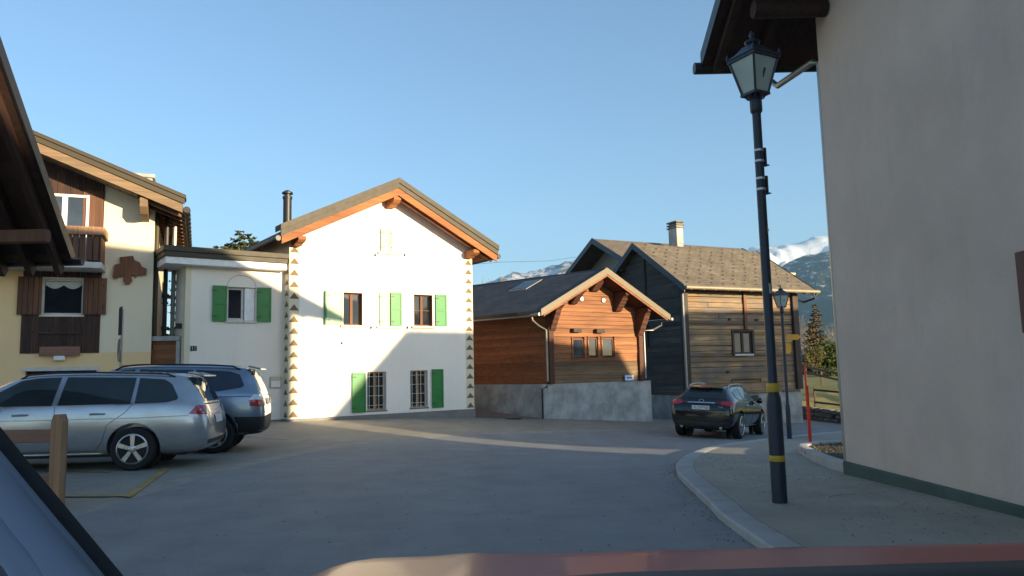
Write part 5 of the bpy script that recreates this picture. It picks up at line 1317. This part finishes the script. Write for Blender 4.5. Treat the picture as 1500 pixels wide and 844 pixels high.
def patch(bvh, poly, mode, mat, parent, name, off=.006, step=.05, label=None):
    P = [Vector(p) for p in poly]; E = []
    for i in range(len(P)):
        a, b = P[i], P[(i+1) % len(P)]; k = max(1, int((b-a).length/step)); E += [a.lerp(b, j/k) for j in range(k)]
    x0 = min(p.x for p in P); x1 = max(p.x for p in P); y0 = min(p.y for p in P); y1 = max(p.y for p in P); I = []
    y = y0+step/2
    while y < y1:
        x = x0+step/2
        while x < x1:
            c = False; q = len(E)-1
            for i in range(len(E)):
                if (E[i].y > y) != (E[q].y > y) and x < (E[q].x-E[i].x)*(y-E[i].y)/(E[q].y-E[i].y)+E[i].x: c = not c
                q = i
            if c and min((Vector((x, y))-e).length for e in E) > step*.4: I.append(Vector((x, y)))
            x += step
        y += step
    n = len(E); r = delaunay_2d_cdt(E+I, [], [list(range(n))], 1, 1e-5)
    vs = []; ok = []
    for v in r[0]:
        h, nn = proj(bvh, v.x, v.y, mode)
        if h is None: vs.append(Vector((0, 0, 0))); ok.append(False)
        else: vs.append(h+nn*off); ok.append(True)
    mb = MB(); mb.add([tuple(v) for v in vs], [f for f in r[2] if all(ok[i] for i in f)])
    o = mb.build(name, mat, parent, smooth=True)
    if label: o['label'] = label
    return o
def seam(bvh, paths, mode, mat, parent, name, r=.005, off=.001, step=.05):
    mb = MB()
    for path in paths:
        P = [Vector(p) for p in path]; Q = []
        for a, b in zip(P, P[1:]):
            k = max(1, int((b-a).length/step))
            for j in range(k+1):
                v = a.lerp(b, j/k); h, nn = proj(bvh, v.x, v.y, mode)
                if h is not None: Q.append(h+nn*off)
        Q2 = [Q[0]]
        for q in Q[1:]:
            if (q-Q2[-1]).length > .004: Q2.append(q)
        if len(Q2) > 1: mb.tube([tuple(q) for q in Q2], r, 5)
    return mb.build(name, mat, parent, smooth=True)
def wheel(parent, x, y, r, side, spokes=5, w=.21, twin=False, rimr=.70):
    mb = MB(); s_ = side
    mb.lathe([(r*.66, -w/2*.9), (r*.9, -w/2), (r*.985, -w*.38), (r, -w*.2), (r, w*.2), (r*.985, w*.38), (r*.9, w/2), (r*.66, w/2*.9)], (x, y, r), 40, axis='y')
    t = mb.build('wheel', 'rubber', parent, smooth=True)
    yo = y + s_*w*.5
    mb = MB(); R_ = r*rimr
    pr = [(R_, -.07), (R_, .004), (R_*.93, .010), (R_*.90, -.005), (R_*.88, -.06)]
    vs = []; n = 40
    for rr_, dy in pr:
        for j in range(n): a = 2*pi*j/n; vs.append((x+rr_*cos(a), yo+s_*dy, r+rr_*sin(a)))
    mb.add(vs, [(i*n+j, i*n+(j+1) % n, (i+1)*n+(j+1) % n, (i+1)*n+j) for i in range(len(pr)-1) for j in range(n)])
    for k in range(spokes):
        a0 = 2*pi*k/spokes+.3
        for da in ((-.16, .16) if twin else (0,)):
            a = a0+da; w0 = .018 if twin else .024; w1 = .016 if twin else .034
            c_, s2 = cos(a), sin(a); pts = []
            for rr_, ww in ((r*.08, w0), (R_*.92, w1)): pts += [(rr_, ww)]
            p4 = [(x+c_*pts[0][0]-s2*pts[0][1], r+s2*pts[0][0]+c_*pts[0][1]), (x+c_*pts[1][0]-s2*pts[1][1], r+s2*pts[1][0]+c_*pts[1][1]), (x+c_*pts[1][0]+s2*pts[1][1], r+s2*pts[1][0]-c_*pts[1][1]), (x+c_*pts[0][0]+s2*pts[0][1], r+s2*pts[0][0]-c_*pts[0][1])]
            mb.prism([(p[0], yo-s_*.045, p[1]) for p in p4], (0, s_*.045, 0))
    mb.lathe([(r*.17, -.045), (r*.17, .0), (r*.10, .008), (.004, .009)] if s_ > 0 else [(r*.17, .045), (r*.17, .0), (r*.10, -.008), (.004, -.009)], (x, yo, r), 20, axis='y')
    mb.build('rim', 'alloy', t, bevel=0, smooth=False)
    mb = MB(); mb.lathe([(R_*.95, -.01), (R_*.95, .01)], (x, yo-s_*.085, r), 24, axis='y'); mb.build('brake_disc', 'metal_dark', t)
    return t
def place_car(name, wheel_px, depth_hint, lx, ly, heading, label):
    """put the car so that the tyre at local (lx, ly) stands on the surveyed ground point"""
    gp_ = wheel_px; ca_, sa_ = cos(heading), sin(heading)
    ox = gp_[0]-(lx*ca_-ly*sa_); oy = gp_[1]-(lx*sa_+ly*ca_)
    L_ = 1.3; z1_ = g(ox+L_*ca_, oy+L_*sa_); z0_ = g(ox-L_*ca_, oy-L_*sa_); zl = g(ox-.7*sa_, oy+.7*ca_); zr = g(ox+.7*sa_, oy-.7*ca_)
    o = empty(name, (ox, oy, (z0_+z1_)/2+.011), heading, label, 'car', None)
    o.rotation_euler = (atan2(zl-zr, 1.4), -atan2(z1_-z0_, 2*L_), heading); return o
# ---- silver wagon
w = gnd(195, 690); TH = radians(11)
c1 = place_car('parked_car', (w.x, w.y), 0, -1.23, .80, pi+TH, 'silver grey estate car parked side-on at the left behind the wooden post')
ST = [(-2.28,.40,.52,.64,.68,.56,.64,.62,.50),(-2.26,.33,.52,.72,.77,.70,.78,.74,.58),(-2.20,.27,.55,.86,.94,.78,.85,.80,.62),(-2.10,.24,.58,.93,1.14,.82,.885,.84,.62),(-1.96,.22,.58,.96,1.36,.84,.895,.86,.60),(-1.86,.21,.58,.965,1.43,.84,.895,.865,.60),(-1.70,.20,.58,.965,1.452,.84,.895,.87,.605),(-1.23,.20,.58,.96,1.475,.85,.90,.875,.61),(-.5,.20,.58,.95,1.485,.85,.90,.875,.62),(.2,.20,.58,.945,1.475,.85,.90,.875,.62),(.50,.20,.58,.94,1.43,.85,.90,.87,.62),(.95,.20,.58,.93,1.17,.85,.895,.86,.64),(1.25,.20,.58,.92,1.00,.84,.895,.84,.66),(1.40,.20,.56,.89,.94,.84,.895,.83,.68),(1.9,.22,.55,.78,.83,.82,.88,.80,.64),(2.15,.26,.50,.66,.70,.74,.82,.74,.58),(2.28,.35,.48,.56,.58,.6,.66,.62,.48)]
RW = .32
def wells(xr, xf, r, wmax=1.0): return [(xr, r, r*1.13, .62, wmax+.1), (xr, r, r*1.13, -wmax-.1, -.62), (xf, r, r*1.13, .62, wmax+.1), (xf, r, r*1.13, -wmax-.1, -.62)]
bd, bv = shell(ST, wells(-1.23, 1.40, RW+.01), 'car_silver', c1)
for sx in (-1.23, 1.40):
    for sy in (.80, -.80): wheel(c1, sx, sy, RW, 1 if sy > 0 else -1)
mb = MB()
for sx in (-1.23, 1.40):
    for sy in (-1, 1): mb.lathe([(RW*1.16, .60*sy), (RW*1.16, .62*sy)], (sx, 0, RW), 24, axis='y')
mb.box(-1.9, 2.0, -.6, .6, .19, .3)
mb.build('underbody', 'black', c1)
for md, sd_ in (('L', 1), ('R', -1)):
    patch(bv, [(-1.22,.99),(-1.66,1.00),(-1.80,1.035),(-1.82,1.07),(-1.70,1.27),(-1.58,1.345),(-1.22,1.37)], md, 'car_glass', c1, 'side_window')
    patch(bv, [(-.16,.975),(-1.16,.99),(-1.17,1.375),(-.20,1.39)], md, 'car_glass', c1, 'side_window')
    patch(bv, [(.98,.97),(-.08,.972),(-.12,1.39),(.20,1.375),(.42,1.34),(.70,1.17)], md, 'car_glass', c1, 'side_window')
    seam(bv, [[(-1.17,.99),(-.95,.975)],[(-.13,.95),(-.14,.62),(-.12,.30)],[(-1.19,.98),(-1.10,.86),(-.86,.68),(-.80,.45),(-.70,.30)],[(-.14,.30),(-.72,.30)],[(.95,.30),(-.10,.30)],[(.95,.30),(.98,.92)]], md, 'black', c1, 'door_gap', .004)
    seam(bv, [[(-1.24,1.0),(-1.24,1.36)]], md, 'car_glass', c1, 'window_divider', .006)
    seam(bv, [[(1.0,.30),(.9,.255),(-.78,.255),(-.86,.29)]], md, 'chrome', c1, 'sill_trim', .010, .004)
    seam(bv, [[(-2.0,.80),(-1.3,.775),(0,.765),(1.2,.76)]], md, 'car_silver', c1, 'shoulder_line', .008, .0)
    for hx in (-.62, .42):
        h, nn = proj(bv, hx, .84, md); h2, _ = proj(bv, hx-.20, .845, md)
        mb = MB(); mb.tube([tuple(h+nn*.01), tuple(h.lerp(h2, .2)+nn*.035), tuple(h.lerp(h2, .8)+nn*.035), tuple(h2+nn*.01)], .014, 8); mb.build('door_handle', 'car_silver', c1, smooth=True)
    mb = MB(); R_ = []
    for xx in (-1.72, -1.6, -1.3, -.6, 0, .35, .45):
        h, nn = proj(bv, xx, .585*sd_, 'T'); R_.append(tuple(h+Vector((0, 0, .035 if -1.7 < xx < .4 else .0))))
    mb.tube(R_, .013, 8); mb.build('roof_rail', 'black', c1, smooth=True)
    h, nn = proj(bv, .68, 1.0, md); mb = MB(); mb.lathe([(.02, -.09), (.075, -.07), (.085, .0), (.075, .06), (.02, .07)], (h.x+.02, h.y+sd_*.12, 1.02), 12, axis='y'); mb.build('wing_mirror', 'car_silver', c1, smooth=True)
    patch(bv, [(-2.0,.825),(-2.235,.805),(-2.235,.945),(-2.09,.945)], md, 'lamp_red', c1, 'tail_lamp', .008, .04)
patch(bv, [(-.60,1.0),(.60,1.0),(.55,1.36),(-.55,1.36)], 'B', 'car_glass', c1, 'rear_window')
for sgn in (-1, 1): patch(bv, [(.48*sgn,.83),(.77*sgn,.805),(.77*sgn,.945),(.48*sgn,.93)], 'B', 'lamp_red', c1, 'tail_lamp', .009, .04)
patch(bv, [(-.62,.955),(.62,.955),(.62,.975),(-.62,.975)], 'B', 'black', c1, 'hatch_gap', .004)
patch(bv, [(-.26,.66),(.26,.66),(.26,.78),(-.26,.78)], 'B', 'plate', c1, 'number_plate', .01)
patch(bv, [(-.65,.36),(.65,.36),(.70,.42),(-.70,.42)], 'B', 'car_plastic', c1, 'bumper_insert', .006)
mb = MB(); mb.prism([(-1.90, -.56, 1.437), (-2.12, -.50, 1.385), (-2.12, .50, 1.385), (-1.90, .56, 1.437)], (0, 0, .028)); mb.build('spoiler', 'car_silver', c1, bevel=.008)
# ---- blue-grey compact SUV behind
w = gnd(312, 665)
c2 = place_car('parked_car', (w.x, w.y), 0, -1.40, .82, pi+radians(13), 'blue grey compact off-roader parked behind the estate, black lower bumper')
ST2 = [(-2.28,.46,.60,.70,.74,.56,.66,.64,.50),(-2.27,.38,.60,.82,.88,.72,.80,.76,.58),(-2.22,.34,.62,.98,1.06,.80,.88,.84,.62),(-2.13,.32,.64,1.05,1.28,.84,.91,.87,.62),(-2.02,.31,.64,1.08,1.50,.86,.92,.885,.60),(-1.94,.30,.64,1.085,1.575,.86,.92,.89,.61),(-1.80,.29,.64,1.085,1.605,.87,.925,.895,.62),(-1.40,.28,.64,1.08,1.63,.87,.925,.90,.63),(-.5,.28,.64,1.07,1.645,.87,.925,.90,.64),(.1,.28,.64,1.06,1.635,.87,.925,.90,.64),(.45,.28,.64,1.05,1.58,.87,.92,.89,.64),(.9,.28,.64,1.04,1.30,.87,.915,.88,.66),(1.2,.28,.64,1.03,1.12,.86,.91,.86,.68),(1.35,.28,.62,1.0,1.06,.86,.91,.85,.68),(1.9,.30,.60,.92,.97,.84,.89,.82,.64),(2.15,.34,.55,.78,.82,.76,.83,.76,.58),(2.28,.42,.52,.62,.64,.6,.66,.62,.48)]
RW2 = .355
bd, bv = shell(ST2, wells(-1.40, 1.40, RW2+.015), 'car_blue', c2)
for sx in (-1.40, 1.40):
    for sy in (.82, -.82): wheel(c2, sx, sy, RW2, 1 if sy > 0 else -1)
mb = MB(); mb.box(-1.9, 2.0, -.6, .6, .27, .4)
for sx in (-1.40, 1.40):
    for sy in (-1, 1): mb.lathe([(RW2*1.16, .60*sy), (RW2*1.16, .62*sy)], (sx, 0, RW2), 24, axis='y')
mb.build('underbody', 'black', c2)
for md, sd_ in (('L', 1), ('R', -1)):
    patch(bv, [(-1.02,1.12),(-1.45,1.135),(-1.86,1.20),(-1.90,1.24),(-1.80,1.44),(-1.62,1.50),(-1.02,1.53)], md, 'car_glass_blue', c2, 'side_window')
    patch(bv, [(-.02,1.10),(-.96,1.115),(-.97,1.53),(-.05,1.54)], md, 'car_glass_blue', c2, 'side_window')
    patch(bv, [(.95,1.08),(.06,1.10),(.03,1.54),(.25,1.52),(.6,1.36)], md, 'car_glass_blue', c2, 'side_window')
    patch(bv, [(-1.02,.70),(-1.80,.66),(-2.5,.66),(-2.5,.30),(-1.76,.30),(-1.78,.52),(-1.66,.70),(-1.4,.80),(-1.1,.70)], md, 'car_plastic', c2, 'lower_bumper', .005)
    patch(bv, [(.95,.30),(-.98,.30),(-1.0,.42),(.97,.42)], md, 'car_plastic', c2, 'sill_cladding', .005)
    seam(bv, [[(-.02,1.08),(-.03,.30)],[(-1.0,1.10),(-.98,.9),(-.85,.6),(-.82,.40)]], md, 'black', c2, 'door_gap', .004)
    seam(bv, [[(-2.05,1.035),(-1.2,1.03),(0,1.02)]], md, 'car_glass_blue', c2, 'shoulder_line', .008, 0)
    mb = MB(); R_ = []
    for xx in (-1.80, -1.66, -1.3, -.6, 0, .25, .38):
        h, nn = proj(bv, xx, .60*sd_, 'T'); R_.append(tuple(h+Vector((0, 0, .05 if -1.75 < xx < .3 else .0))))
    mb.tube(R_, .016, 8); mb.build('roof_rail', 'black', c2, smooth=True)
    patch(bv, [(-2.03,.86),(-2.245,.84),(-2.245,.97),(-2.00,.97)], md, 'lamp_red', c2, 'tail_lamp', .010, .04)
    patch(bv, [(-2.00,.972),(-2.235,.972),(-2.215,1.06),(-2.08,1.07)], md, 'lamp_clear', c2, 'tail_lamp', .010, .04)
    h, nn = proj(bv, .70, 1.12, md); mb = MB(); mb.lathe([(.02, -.09), (.085, -.07), (.095, .0), (.08, .06), (.02, .07)], (h.x, h.y+sd_*.12, 1.14), 12, axis='y'); mb.build('wing_mirror', 'car_blue', c2, smooth=True)
    for hx in (-.55, .45):
        h, nn = proj(bv, hx, .98, md); h2, _ = proj(bv, hx-.20, .985, md)
        mb = MB(); mb.tube([tuple(h+nn*.01), tuple(h.lerp(h2, .2)+nn*.035), tuple(h.lerp(h2, .8)+nn*.035), tuple(h2+nn*.01)], .014, 8); mb.build('door_handle', 'car_blue', c2, smooth=True)
patch(bv, [(-.60,1.14),(.60,1.14),(.55,1.50),(-.55,1.50)], 'B', 'car_glass', c2, 'rear_window')
patch(bv, [(-.85,.34),(.85,.34),(.85,.66),(-.85,.66)], 'B', 'car_plastic', c2, 'rear_bumper', .006)
for sgn in (-1, 1): patch(bv, [(.52*sgn,.86),(.92*sgn,.84),(.92*sgn,.97),(.52*sgn,.97)], 'B', 'lamp_red', c2, 'tail_lamp', .011, .04)
patch(bv, [(-.26,.86),(.26,.86),(.26,.98),(-.26,.98)], 'B', 'plate', c2, 'number_plate', .01)
mb = MB(); mb.prism([(-1.94, -.58, 1.585), (-2.16, -.52, 1.53), (-2.16, .52, 1.53), (-1.94, .58, 1.585)], (0, 0, .03)); mb.build('spoiler', 'car_blue', c2, bevel=.008)
# ---- black SUV driving away
a = at_depth(983+9, 640, 22.3)
AL = radians(30)
c3x = at_depth(1027, 645, 22.6)
c3 = empty('car', (c3x.x+sin(AL)*2.3, c3x.y+cos(AL)*2.3-.1, 0), pi/2-AL, 'glossy black SUV with red tail lamps driving away past the log barn', 'car')
hd = pi/2-AL; ca_, sa_ = cos(hd), sin(hd); ox, oy = c3.location.x, c3.location.y
zF = g(ox+1.4*ca_, oy+1.4*sa_); zB = g(ox-1.4*ca_, oy-1.4*sa_); zL = g(ox-.8*sa_, oy+.8*ca_); zR = g(ox+.8*sa_, oy-.8*ca_)
c3.location.z = (zF+zB)/2+.005; c3.rotation_euler = (atan2(zL-zR, 1.6), -atan2(zF-zB, 2.8), hd)
ST3 = [(-2.43,.46,.62,.76,.80,.60,.72,.70,.56),(-2.42,.36,.62,.86,.92,.78,.86,.82,.62),(-2.36,.32,.66,.99,1.06,.86,.93,.88,.66),(-2.26,.30,.68,1.07,1.16,.89,.955,.90,.66),(-2.10,.28,.70,1.10,1.32,.90,.965,.91,.62),(-1.92,.27,.70,1.11,1.46,.90,.965,.91,.60),(-1.70,.26,.70,1.11,1.53,.90,.965,.91,.60),(-1.48,.26,.70,1.10,1.56,.90,.965,.91,.61),(-.9,.26,.70,1.08,1.60,.90,.955,.90,.63),(-.2,.26,.70,1.06,1.61,.90,.95,.895,.64),(.3,.26,.70,1.05,1.57,.90,.95,.89,.64),(.75,.26,.70,1.04,1.38,.90,.95,.89,.66),(1.15,.26,.70,1.03,1.14,.90,.955,.88,.70),(1.45,.27,.70,1.0,1.06,.90,.96,.88,.70),(2.0,.30,.62,.88,.94,.86,.93,.84,.66),(2.3,.34,.55,.72,.76,.74,.82,.76,.58),(2.43,.42,.52,.60,.62,.6,.68,.64,.5)]
RW3 = .385
bd, bv = shell(ST3, wells(-1.48, 1.40, RW3+.01), 'car_black', c3)
for sx in (-1.48, 1.40):
    for sy in (.85, -.85): wheel(c3, sx, sy, RW3, 1 if sy > 0 else -1, 5, .25, True, .76)
mb = MB(); mb.box(-2.0, 2.0, -.6, .6, .25, .4)
for sx in (-1.48, 1.40):
    for sy in (-1, 1): mb.lathe([(RW3*1.16, .60*sy), (RW3*1.16, .62*sy)], (sx, 0, RW3), 24, axis='y')
mb.build('underbody', 'black', c3)
for md, sd_ in (('L', 1), ('R', -1)):
    patch(bv, [(-.84,1.13),(-1.42,1.16),(-1.62,1.22),(-1.52,1.36),(-1.2,1.46),(-.86,1.49)], md, 'car_glass', c3, 'side_window')
    patch(bv, [(.05,1.11),(-.78,1.125),(-.80,1.49),(.0,1.51)], md, 'glass_sky', c3, 'side_window')
    patch(bv, [(1.02,1.09),(.11,1.105),(.07,1.51),(.3,1.48),(.62,1.36)], md, 'glass_sky', c3, 'side_window')
    seam(bv, [[(1.05,1.075),(0,1.09),(-1.45,1.13),(-1.67,1.21),(-1.56,1.38),(-1.2,1.49),(-.8,1.52),(.05,1.54),(.32,1.50)]], md, 'chrome', c3, 'window_trim', .007, .003)
    seam(bv, [[(.08,1.09),(.05,.32)],[(-.86,1.12),(-.88,.9),(-.80,.65),(-.78,.4)],[(1.0,1.08),(.98,.34)],[(1.0,.34),(-.78,.34)]], md, 'lamp_metal', c3, 'door_gap', .004)
    seam(bv, [[(1.0,.36),(-.85,.36)]], md, 'chrome', c3, 'sill_trim', .011, .004)
    for hx in (-.52, .40):
        h, nn = proj(bv, hx, .97, md); h2, _ = proj(bv, hx-.22, .975, md)
        mb = MB(); mb.tube([tuple(h+nn*.01), tuple(h.lerp(h2, .2)+nn*.04), tuple(h.lerp(h2, .8)+nn*.04), tuple(h2+nn*.01)], .014, 8); mb.build('door_handle', 'chrome', c3, smooth=True)
    mb = MB(); R_ = []
    for xx in (-1.62, -1.5, -1.2, -.6, 0, .12, .2):
        h, nn = proj(bv, xx, .585*sd_, 'T'); R_.append(tuple(h+Vector((0, 0, .065 if -1.6 < xx < .15 else .0))))
    mb.tube(R_, .022, 8); mb.build('roof_rail', 'steel', c3, smooth=True)
    patch(bv, [(-2.10,1.03),(-2.6,.96),(-2.6,1.08),(-2.12,1.10)], md, 'lamp_red', c3, 'tail_lamp', .010, .04)
    h, nn = proj(bv, .82, 1.08, md); mb = MB(); mb.lathe([(.02, -.10), (.09, -.08), (.10, .0), (.085, .06), (.02, .08)], (h.x, h.y+sd_*.14, 1.12), 12, axis='y'); mb.build('wing_mirror', 'car_black', c3, smooth=True)
    patch(bv, [(-1.1,.33),(-1.9,.52),(-1.06,.52)], md, 'car_plastic', c3, 'arch_trim', .004) if False else None
patch(bv, [(-.70,1.17),(.70,1.17),(.60,1.44),(.40,1.485),(-.40,1.485),(-.60,1.44)], 'B', 'car_glass', c3, 'rear_window')
for sgn in (-1, 1):
    patch(bv, [(.56*sgn,1.01),(.96*sgn,.94),(.96*sgn,1.09),(.60*sgn,1.10)], 'B', 'lamp_red', c3, 'tail_lamp', .011, .035)
    patch(bv, [(.40*sgn,1.03),(.56*sgn,1.01),(.60*sgn,1.095),(.44*sgn,1.09)], 'B', 'lamp_dark', c3, 'tail_lamp', .010, .035)
    patch(bv, [(.66*sgn,.60),(.80*sgn,.61),(.80*sgn,.64),(.66*sgn,.63)], 'B', 'lamp_dark', c3, 'reflector', .008, .03)
    mb = MB(); mb.tube([(-2.40, .58*sgn, .34), (-2.1, .58*sgn, .34)], .045, 12); mb.build('exhaust_tip', 'chrome', c3, smooth=True)
patch(bv, [(-.78,.36),(.78,.36),(.84,.50),(-.84,.50)], 'B', 'car_plastic', c3, 'bumper_insert', .006)
patch(bv, [(-.42,1.025),(.42,1.025),(.40,1.06),(-.40,1.06)], 'B', 'chrome', c3, 'chrome_strip', .016)
h, nn = proj(bv, 0, .90, 'B')
pl_ = MB(); pl_.box(-.012, 0, -.26, .26, -.058, .058); pt = pl_.build('number_plate', 'plate', c3, bevel=.004); pt.location = (h.x-.012, 0, .90)
text_obj('plate_text', 'VS 359760', .105, pt, (-.0135, 0, 0), (pi/2, 0, -pi/2), 'black', .001)
h, nn = proj(bv, 0, 1.105, 'B'); mb = MB(); Q = [(h.x-.012, .065*cos(t*pi/10), 1.105+.035*sin(t*pi/10)) for t in range(21)]; mb.tube(Q, .008, 6); mb.build('badge', 'chrome', c3, smooth=True)
h, nn = proj(bv, -.55, .93, 'B'); t_ = text_obj('model_badge', 'FX30', .06, c3, (h.x-.006, -.58, .93), (pi/2, 0, -pi/2), 'steel', .003)
mb = MB(); mb.prism([(-1.78, -.54, 1.525), (-2.02, -.50, 1.475), (-2.02, .50, 1.475), (-1.78, .54, 1.525)], (0, 0, .03)); sp_ = mb.build('spoiler', 'car_black', c3, bevel=.008)
mb = MB(); mb.box(-2.035, -2.022, -.16, .16, 1.478, 1.492); mb.build('brake_light', 'lamp_red', sp_)

# ================================================================== WOODEN FENCE at lower left
fp = gnd(82, 745)
zt = at_depth(85, 607, fp.y).z
fo = empty('fence', (fp.x, fp.y, g(fp.x, fp.y)), radians(-2), 'reddish brown wooden fence end post with rails in front of the silver estate', 'fence'); z0 = fo.location.z
mb = MB(); mb.prism([(-.06, -.06, -.2), (.06, -.06, -.2), (.06, -.06, zt-z0-.07), (.035, -.06, zt-z0), (-.035, -.06, zt-z0), (-.06, -.06, zt-z0-.07)], (0, .12, 0)); mb.build('post', 'fence_wood', fo, bevel=.006)
for ya_, yb_ in ((629, 648), (697, 714)):
    za_ = at_depth(70, ya_, fp.y).z-z0; zb_ = at_depth(70, yb_, fp.y).z-z0
    mb = MB(); mb.box(-2.6, -.05, -.025, .025, zb_, za_); mb.build('rail', 'fence_rail', fo, bevel=.006)
mb = MB(); mb.box(-2.5, -2.38, -.06, .06, -.2, zt-z0); mb.build('post', 'fence_wood', fo, bevel=.006)

# ================================================================== OWN CAR (bonnet, dashboard, windscreen pillar)
oc_ = empty('car', (.35, .6, 0), 0, 'red bonnet black dashboard and silver windscreen pillar of the car the view is taken from', 'car')
def OL(p): return (p[0]-.35, p[1]-.6, p[2])
mb = MB(); nx, ny = 40, 24; vs = []
for j in range(ny):
    t = j/(ny-1); Y = .80+1.06*t
    for i in range(nx):
        s_ = -1+2*i/(nx-1); hw = .955-.05*t; X = .30+s_*hw; e = abs(s_) if s_ < 0 else abs(s_)*.5
        z_ = 1.046-.083*t/.925 - .12*(max(0, t-.9)/.1)**2 - .13*(max(0, e-.66)/.34)**2.2 + .004*(1-e)
        z_ += .006*math.exp(-((s_+.45)/.06)**2)
        vs.append(OL((X, Y, z_)))
mb.add(vs, [(j*nx+i, j*nx+i+1, (j+1)*nx+i+1, (j+1)*nx+i) for j in range(ny-1) for i in range(nx-1)])
bnt = mb.build('bonnet', 'car_red', oc_, smooth=True)
sm = bnt.modifiers.new('solid', 'SOLIDIFY'); sm.thickness = .03; sm.offset = -1
p1 = at_depth(560, 842, .72); p2 = at_depth(1500, 814, .72)
mb = MB(); prof = []
def dsh(x, dz): return p1.z+(p2.z-p1.z)*(x-p1.x)/(p2.x-p1.x)+dz
xs_ = [-.34, -.2, p1.x, .1, .3, .6, 1.1]
pr = [(.80, -.06), (.76, -.024), (.72, -.004), (.66, -.002), (.60, -.02), (.50, -.045)]
vs = [OL((x, y_, dsh(x, dz)-(.03 if x < -.3 else .008 if x < -.1 else 0))) for y_, dz in pr for x in xs_]; n = len(xs_)
mb.add(vs, [(j*n+i, j*n+i+1, (j+1)*n+i+1, (j+1)*n+i) for j in range(len(pr)-1) for i in range(n-1)])
ds = mb.build('dashboard', 'black', oc_, smooth=True); sm = ds.modifiers.new('solid', 'SOLIDIFY'); ds.modifiers.remove(sm)
# pillar: black seal and silver moulding
def band(name, top, bot, mat, Y0, bulge, parent, extra=None):
    mb = MB(); n = len(top); K = 9; vs = []
    for (a, b) in zip(top, bot):
        A = at_depth(a[0], a[1], Y0); B = at_depth(b[0], b[1], Y0)
        for k in range(K):
            t = k/(K-1); p = A.lerp(B, t); p.y -= bulge*sin(pi*t); vs.append(OL(p))
    mb.add(vs, [(i*K+k, i*K+k+1, (i+1)*K+k+1, (i+1)*K+k) for i in range(n-1) for k in range(K-1)])
    o = mb.build(name, mat, parent, smooth=True); s_ = o.modifiers.new('solid', 'SOLIDIFY'); s_.thickness = .012; s_.offset = 1; return o
band('windscreen_seal', [(-60, 570), (0, 638), (40, 688), (85, 742), (130, 797), (170, 846), (230, 920)], [(-60, 616), (0, 688), (33, 728), (72, 775), (104, 812), (134, 848), (195, 920)], 'rubber', .62, .006, oc_)
band('pillar_trim', [(-60, 614), (0, 686), (33, 726), (72, 773), (104, 810), (134, 846), (195, 918)], [(-60, 680), (0, 752), (25, 785), (45, 808), (62, 830), (75, 848), (110, 900)], 'trim_silver', .60, .018, oc_)
band('pillar_trim', [(-60, 684), (0, 756), (23, 787), (42, 810), (59, 832), (71, 850), (106, 900)], [(-60, 722), (0, 800), (15, 815), (28, 828), (38, 846), (44, 856), (60, 890)], 'trim_silver', .585, .012, oc_)
band('speaker_grille', [(-60, 725), (0, 802), (15, 817), (28, 830), (38, 848), (44, 858), (60, 892)], [(-90, 800), (-60, 850), (-50, 860), (-40, 880), (-30, 890), (-20, 900), (0, 940)], 'car_plastic', .58, .004, oc_)

# ================================================================== tidy: every separate piece its own part, roof studs joined to the roof they belong to
def islands(me):
    par = list(range(len(me.vertices)))
    def f(a):
        while par[a] != a: par[a] = par[par[a]]; a = par[a]
        return a
    for e in me.edges: par[f(e.vertices[0])] = f(e.vertices[1])
    out = {}
    for v in range(len(me.vertices)): out.setdefault(f(v), []).append(v)
    return list(out.values())
def split_parts(o):
    me = o.data; isl = islands(me)
    if len(isl) < 2: return
    mats = list(me.materials); owner = {v: k for k, i in enumerate(isl) for v in i}
    for k, vs in enumerate(isl):
        mp_ = {v: i for i, v in enumerate(vs)}; ps = [p for p in me.polygons if owner[p.vertices[0]] == k]
        nm = bpy.data.meshes.new(o.name.split('.')[0]); nm.from_pydata([me.vertices[v].co[:] for v in vs], [], [[mp_[v] for v in p.vertices] for p in ps])
        for mm in mats: nm.materials.append(mm)
        for q, p in zip(nm.polygons, ps): q.material_index = p.material_index; q.use_smooth = p.use_smooth
        if k == 0: first = nm
        else:
            n_ = bpy.data.objects.new(o.name.split('.')[0], nm); COL.objects.link(n_); n_.parent = o.parent; n_.location = o.location; n_.rotation_euler = o.rotation_euler
            if 'label' in o: n_['label'] = o['label']
    o.data = first
def merge_up(o):
    p = o.parent; me = p.data; bm = bmesh.new(); bm.from_mesh(me); n0 = len(bm.faces); bm.from_mesh(o.data); bm.faces.ensure_lookup_table()
    me.materials.append(o.data.materials[0]); k = len(me.materials)-1
    for f_ in bm.faces[n0:]: f_.material_index = k
    bm.to_mesh(me); bm.free(); bpy.data.objects.remove(o)
for o in list(COL.objects):
    b_ = o.name.split('.')[0]
    if b_ == 'snow_hooks': merge_up(o)
    elif b_ in ('barge_board', 'lower_barge_board', 'casing', 'hinge', 'rafter', 'finial', 'clamp', 'log_ends', 'shutter_catch', 'window_lining', 'roof_edge', 'side_wall', 'purlin', 'chimney_cap', 'handrail', 'soffit', 'frame', 'door_gap', 'panel', 'tail_lamp', 'lower_bumper', 'plaster_repair') and o.type == 'MESH': split_parts(o)
for o in COL.objects:
    if o.name.startswith('log_ends'): o.name = 'log_end'
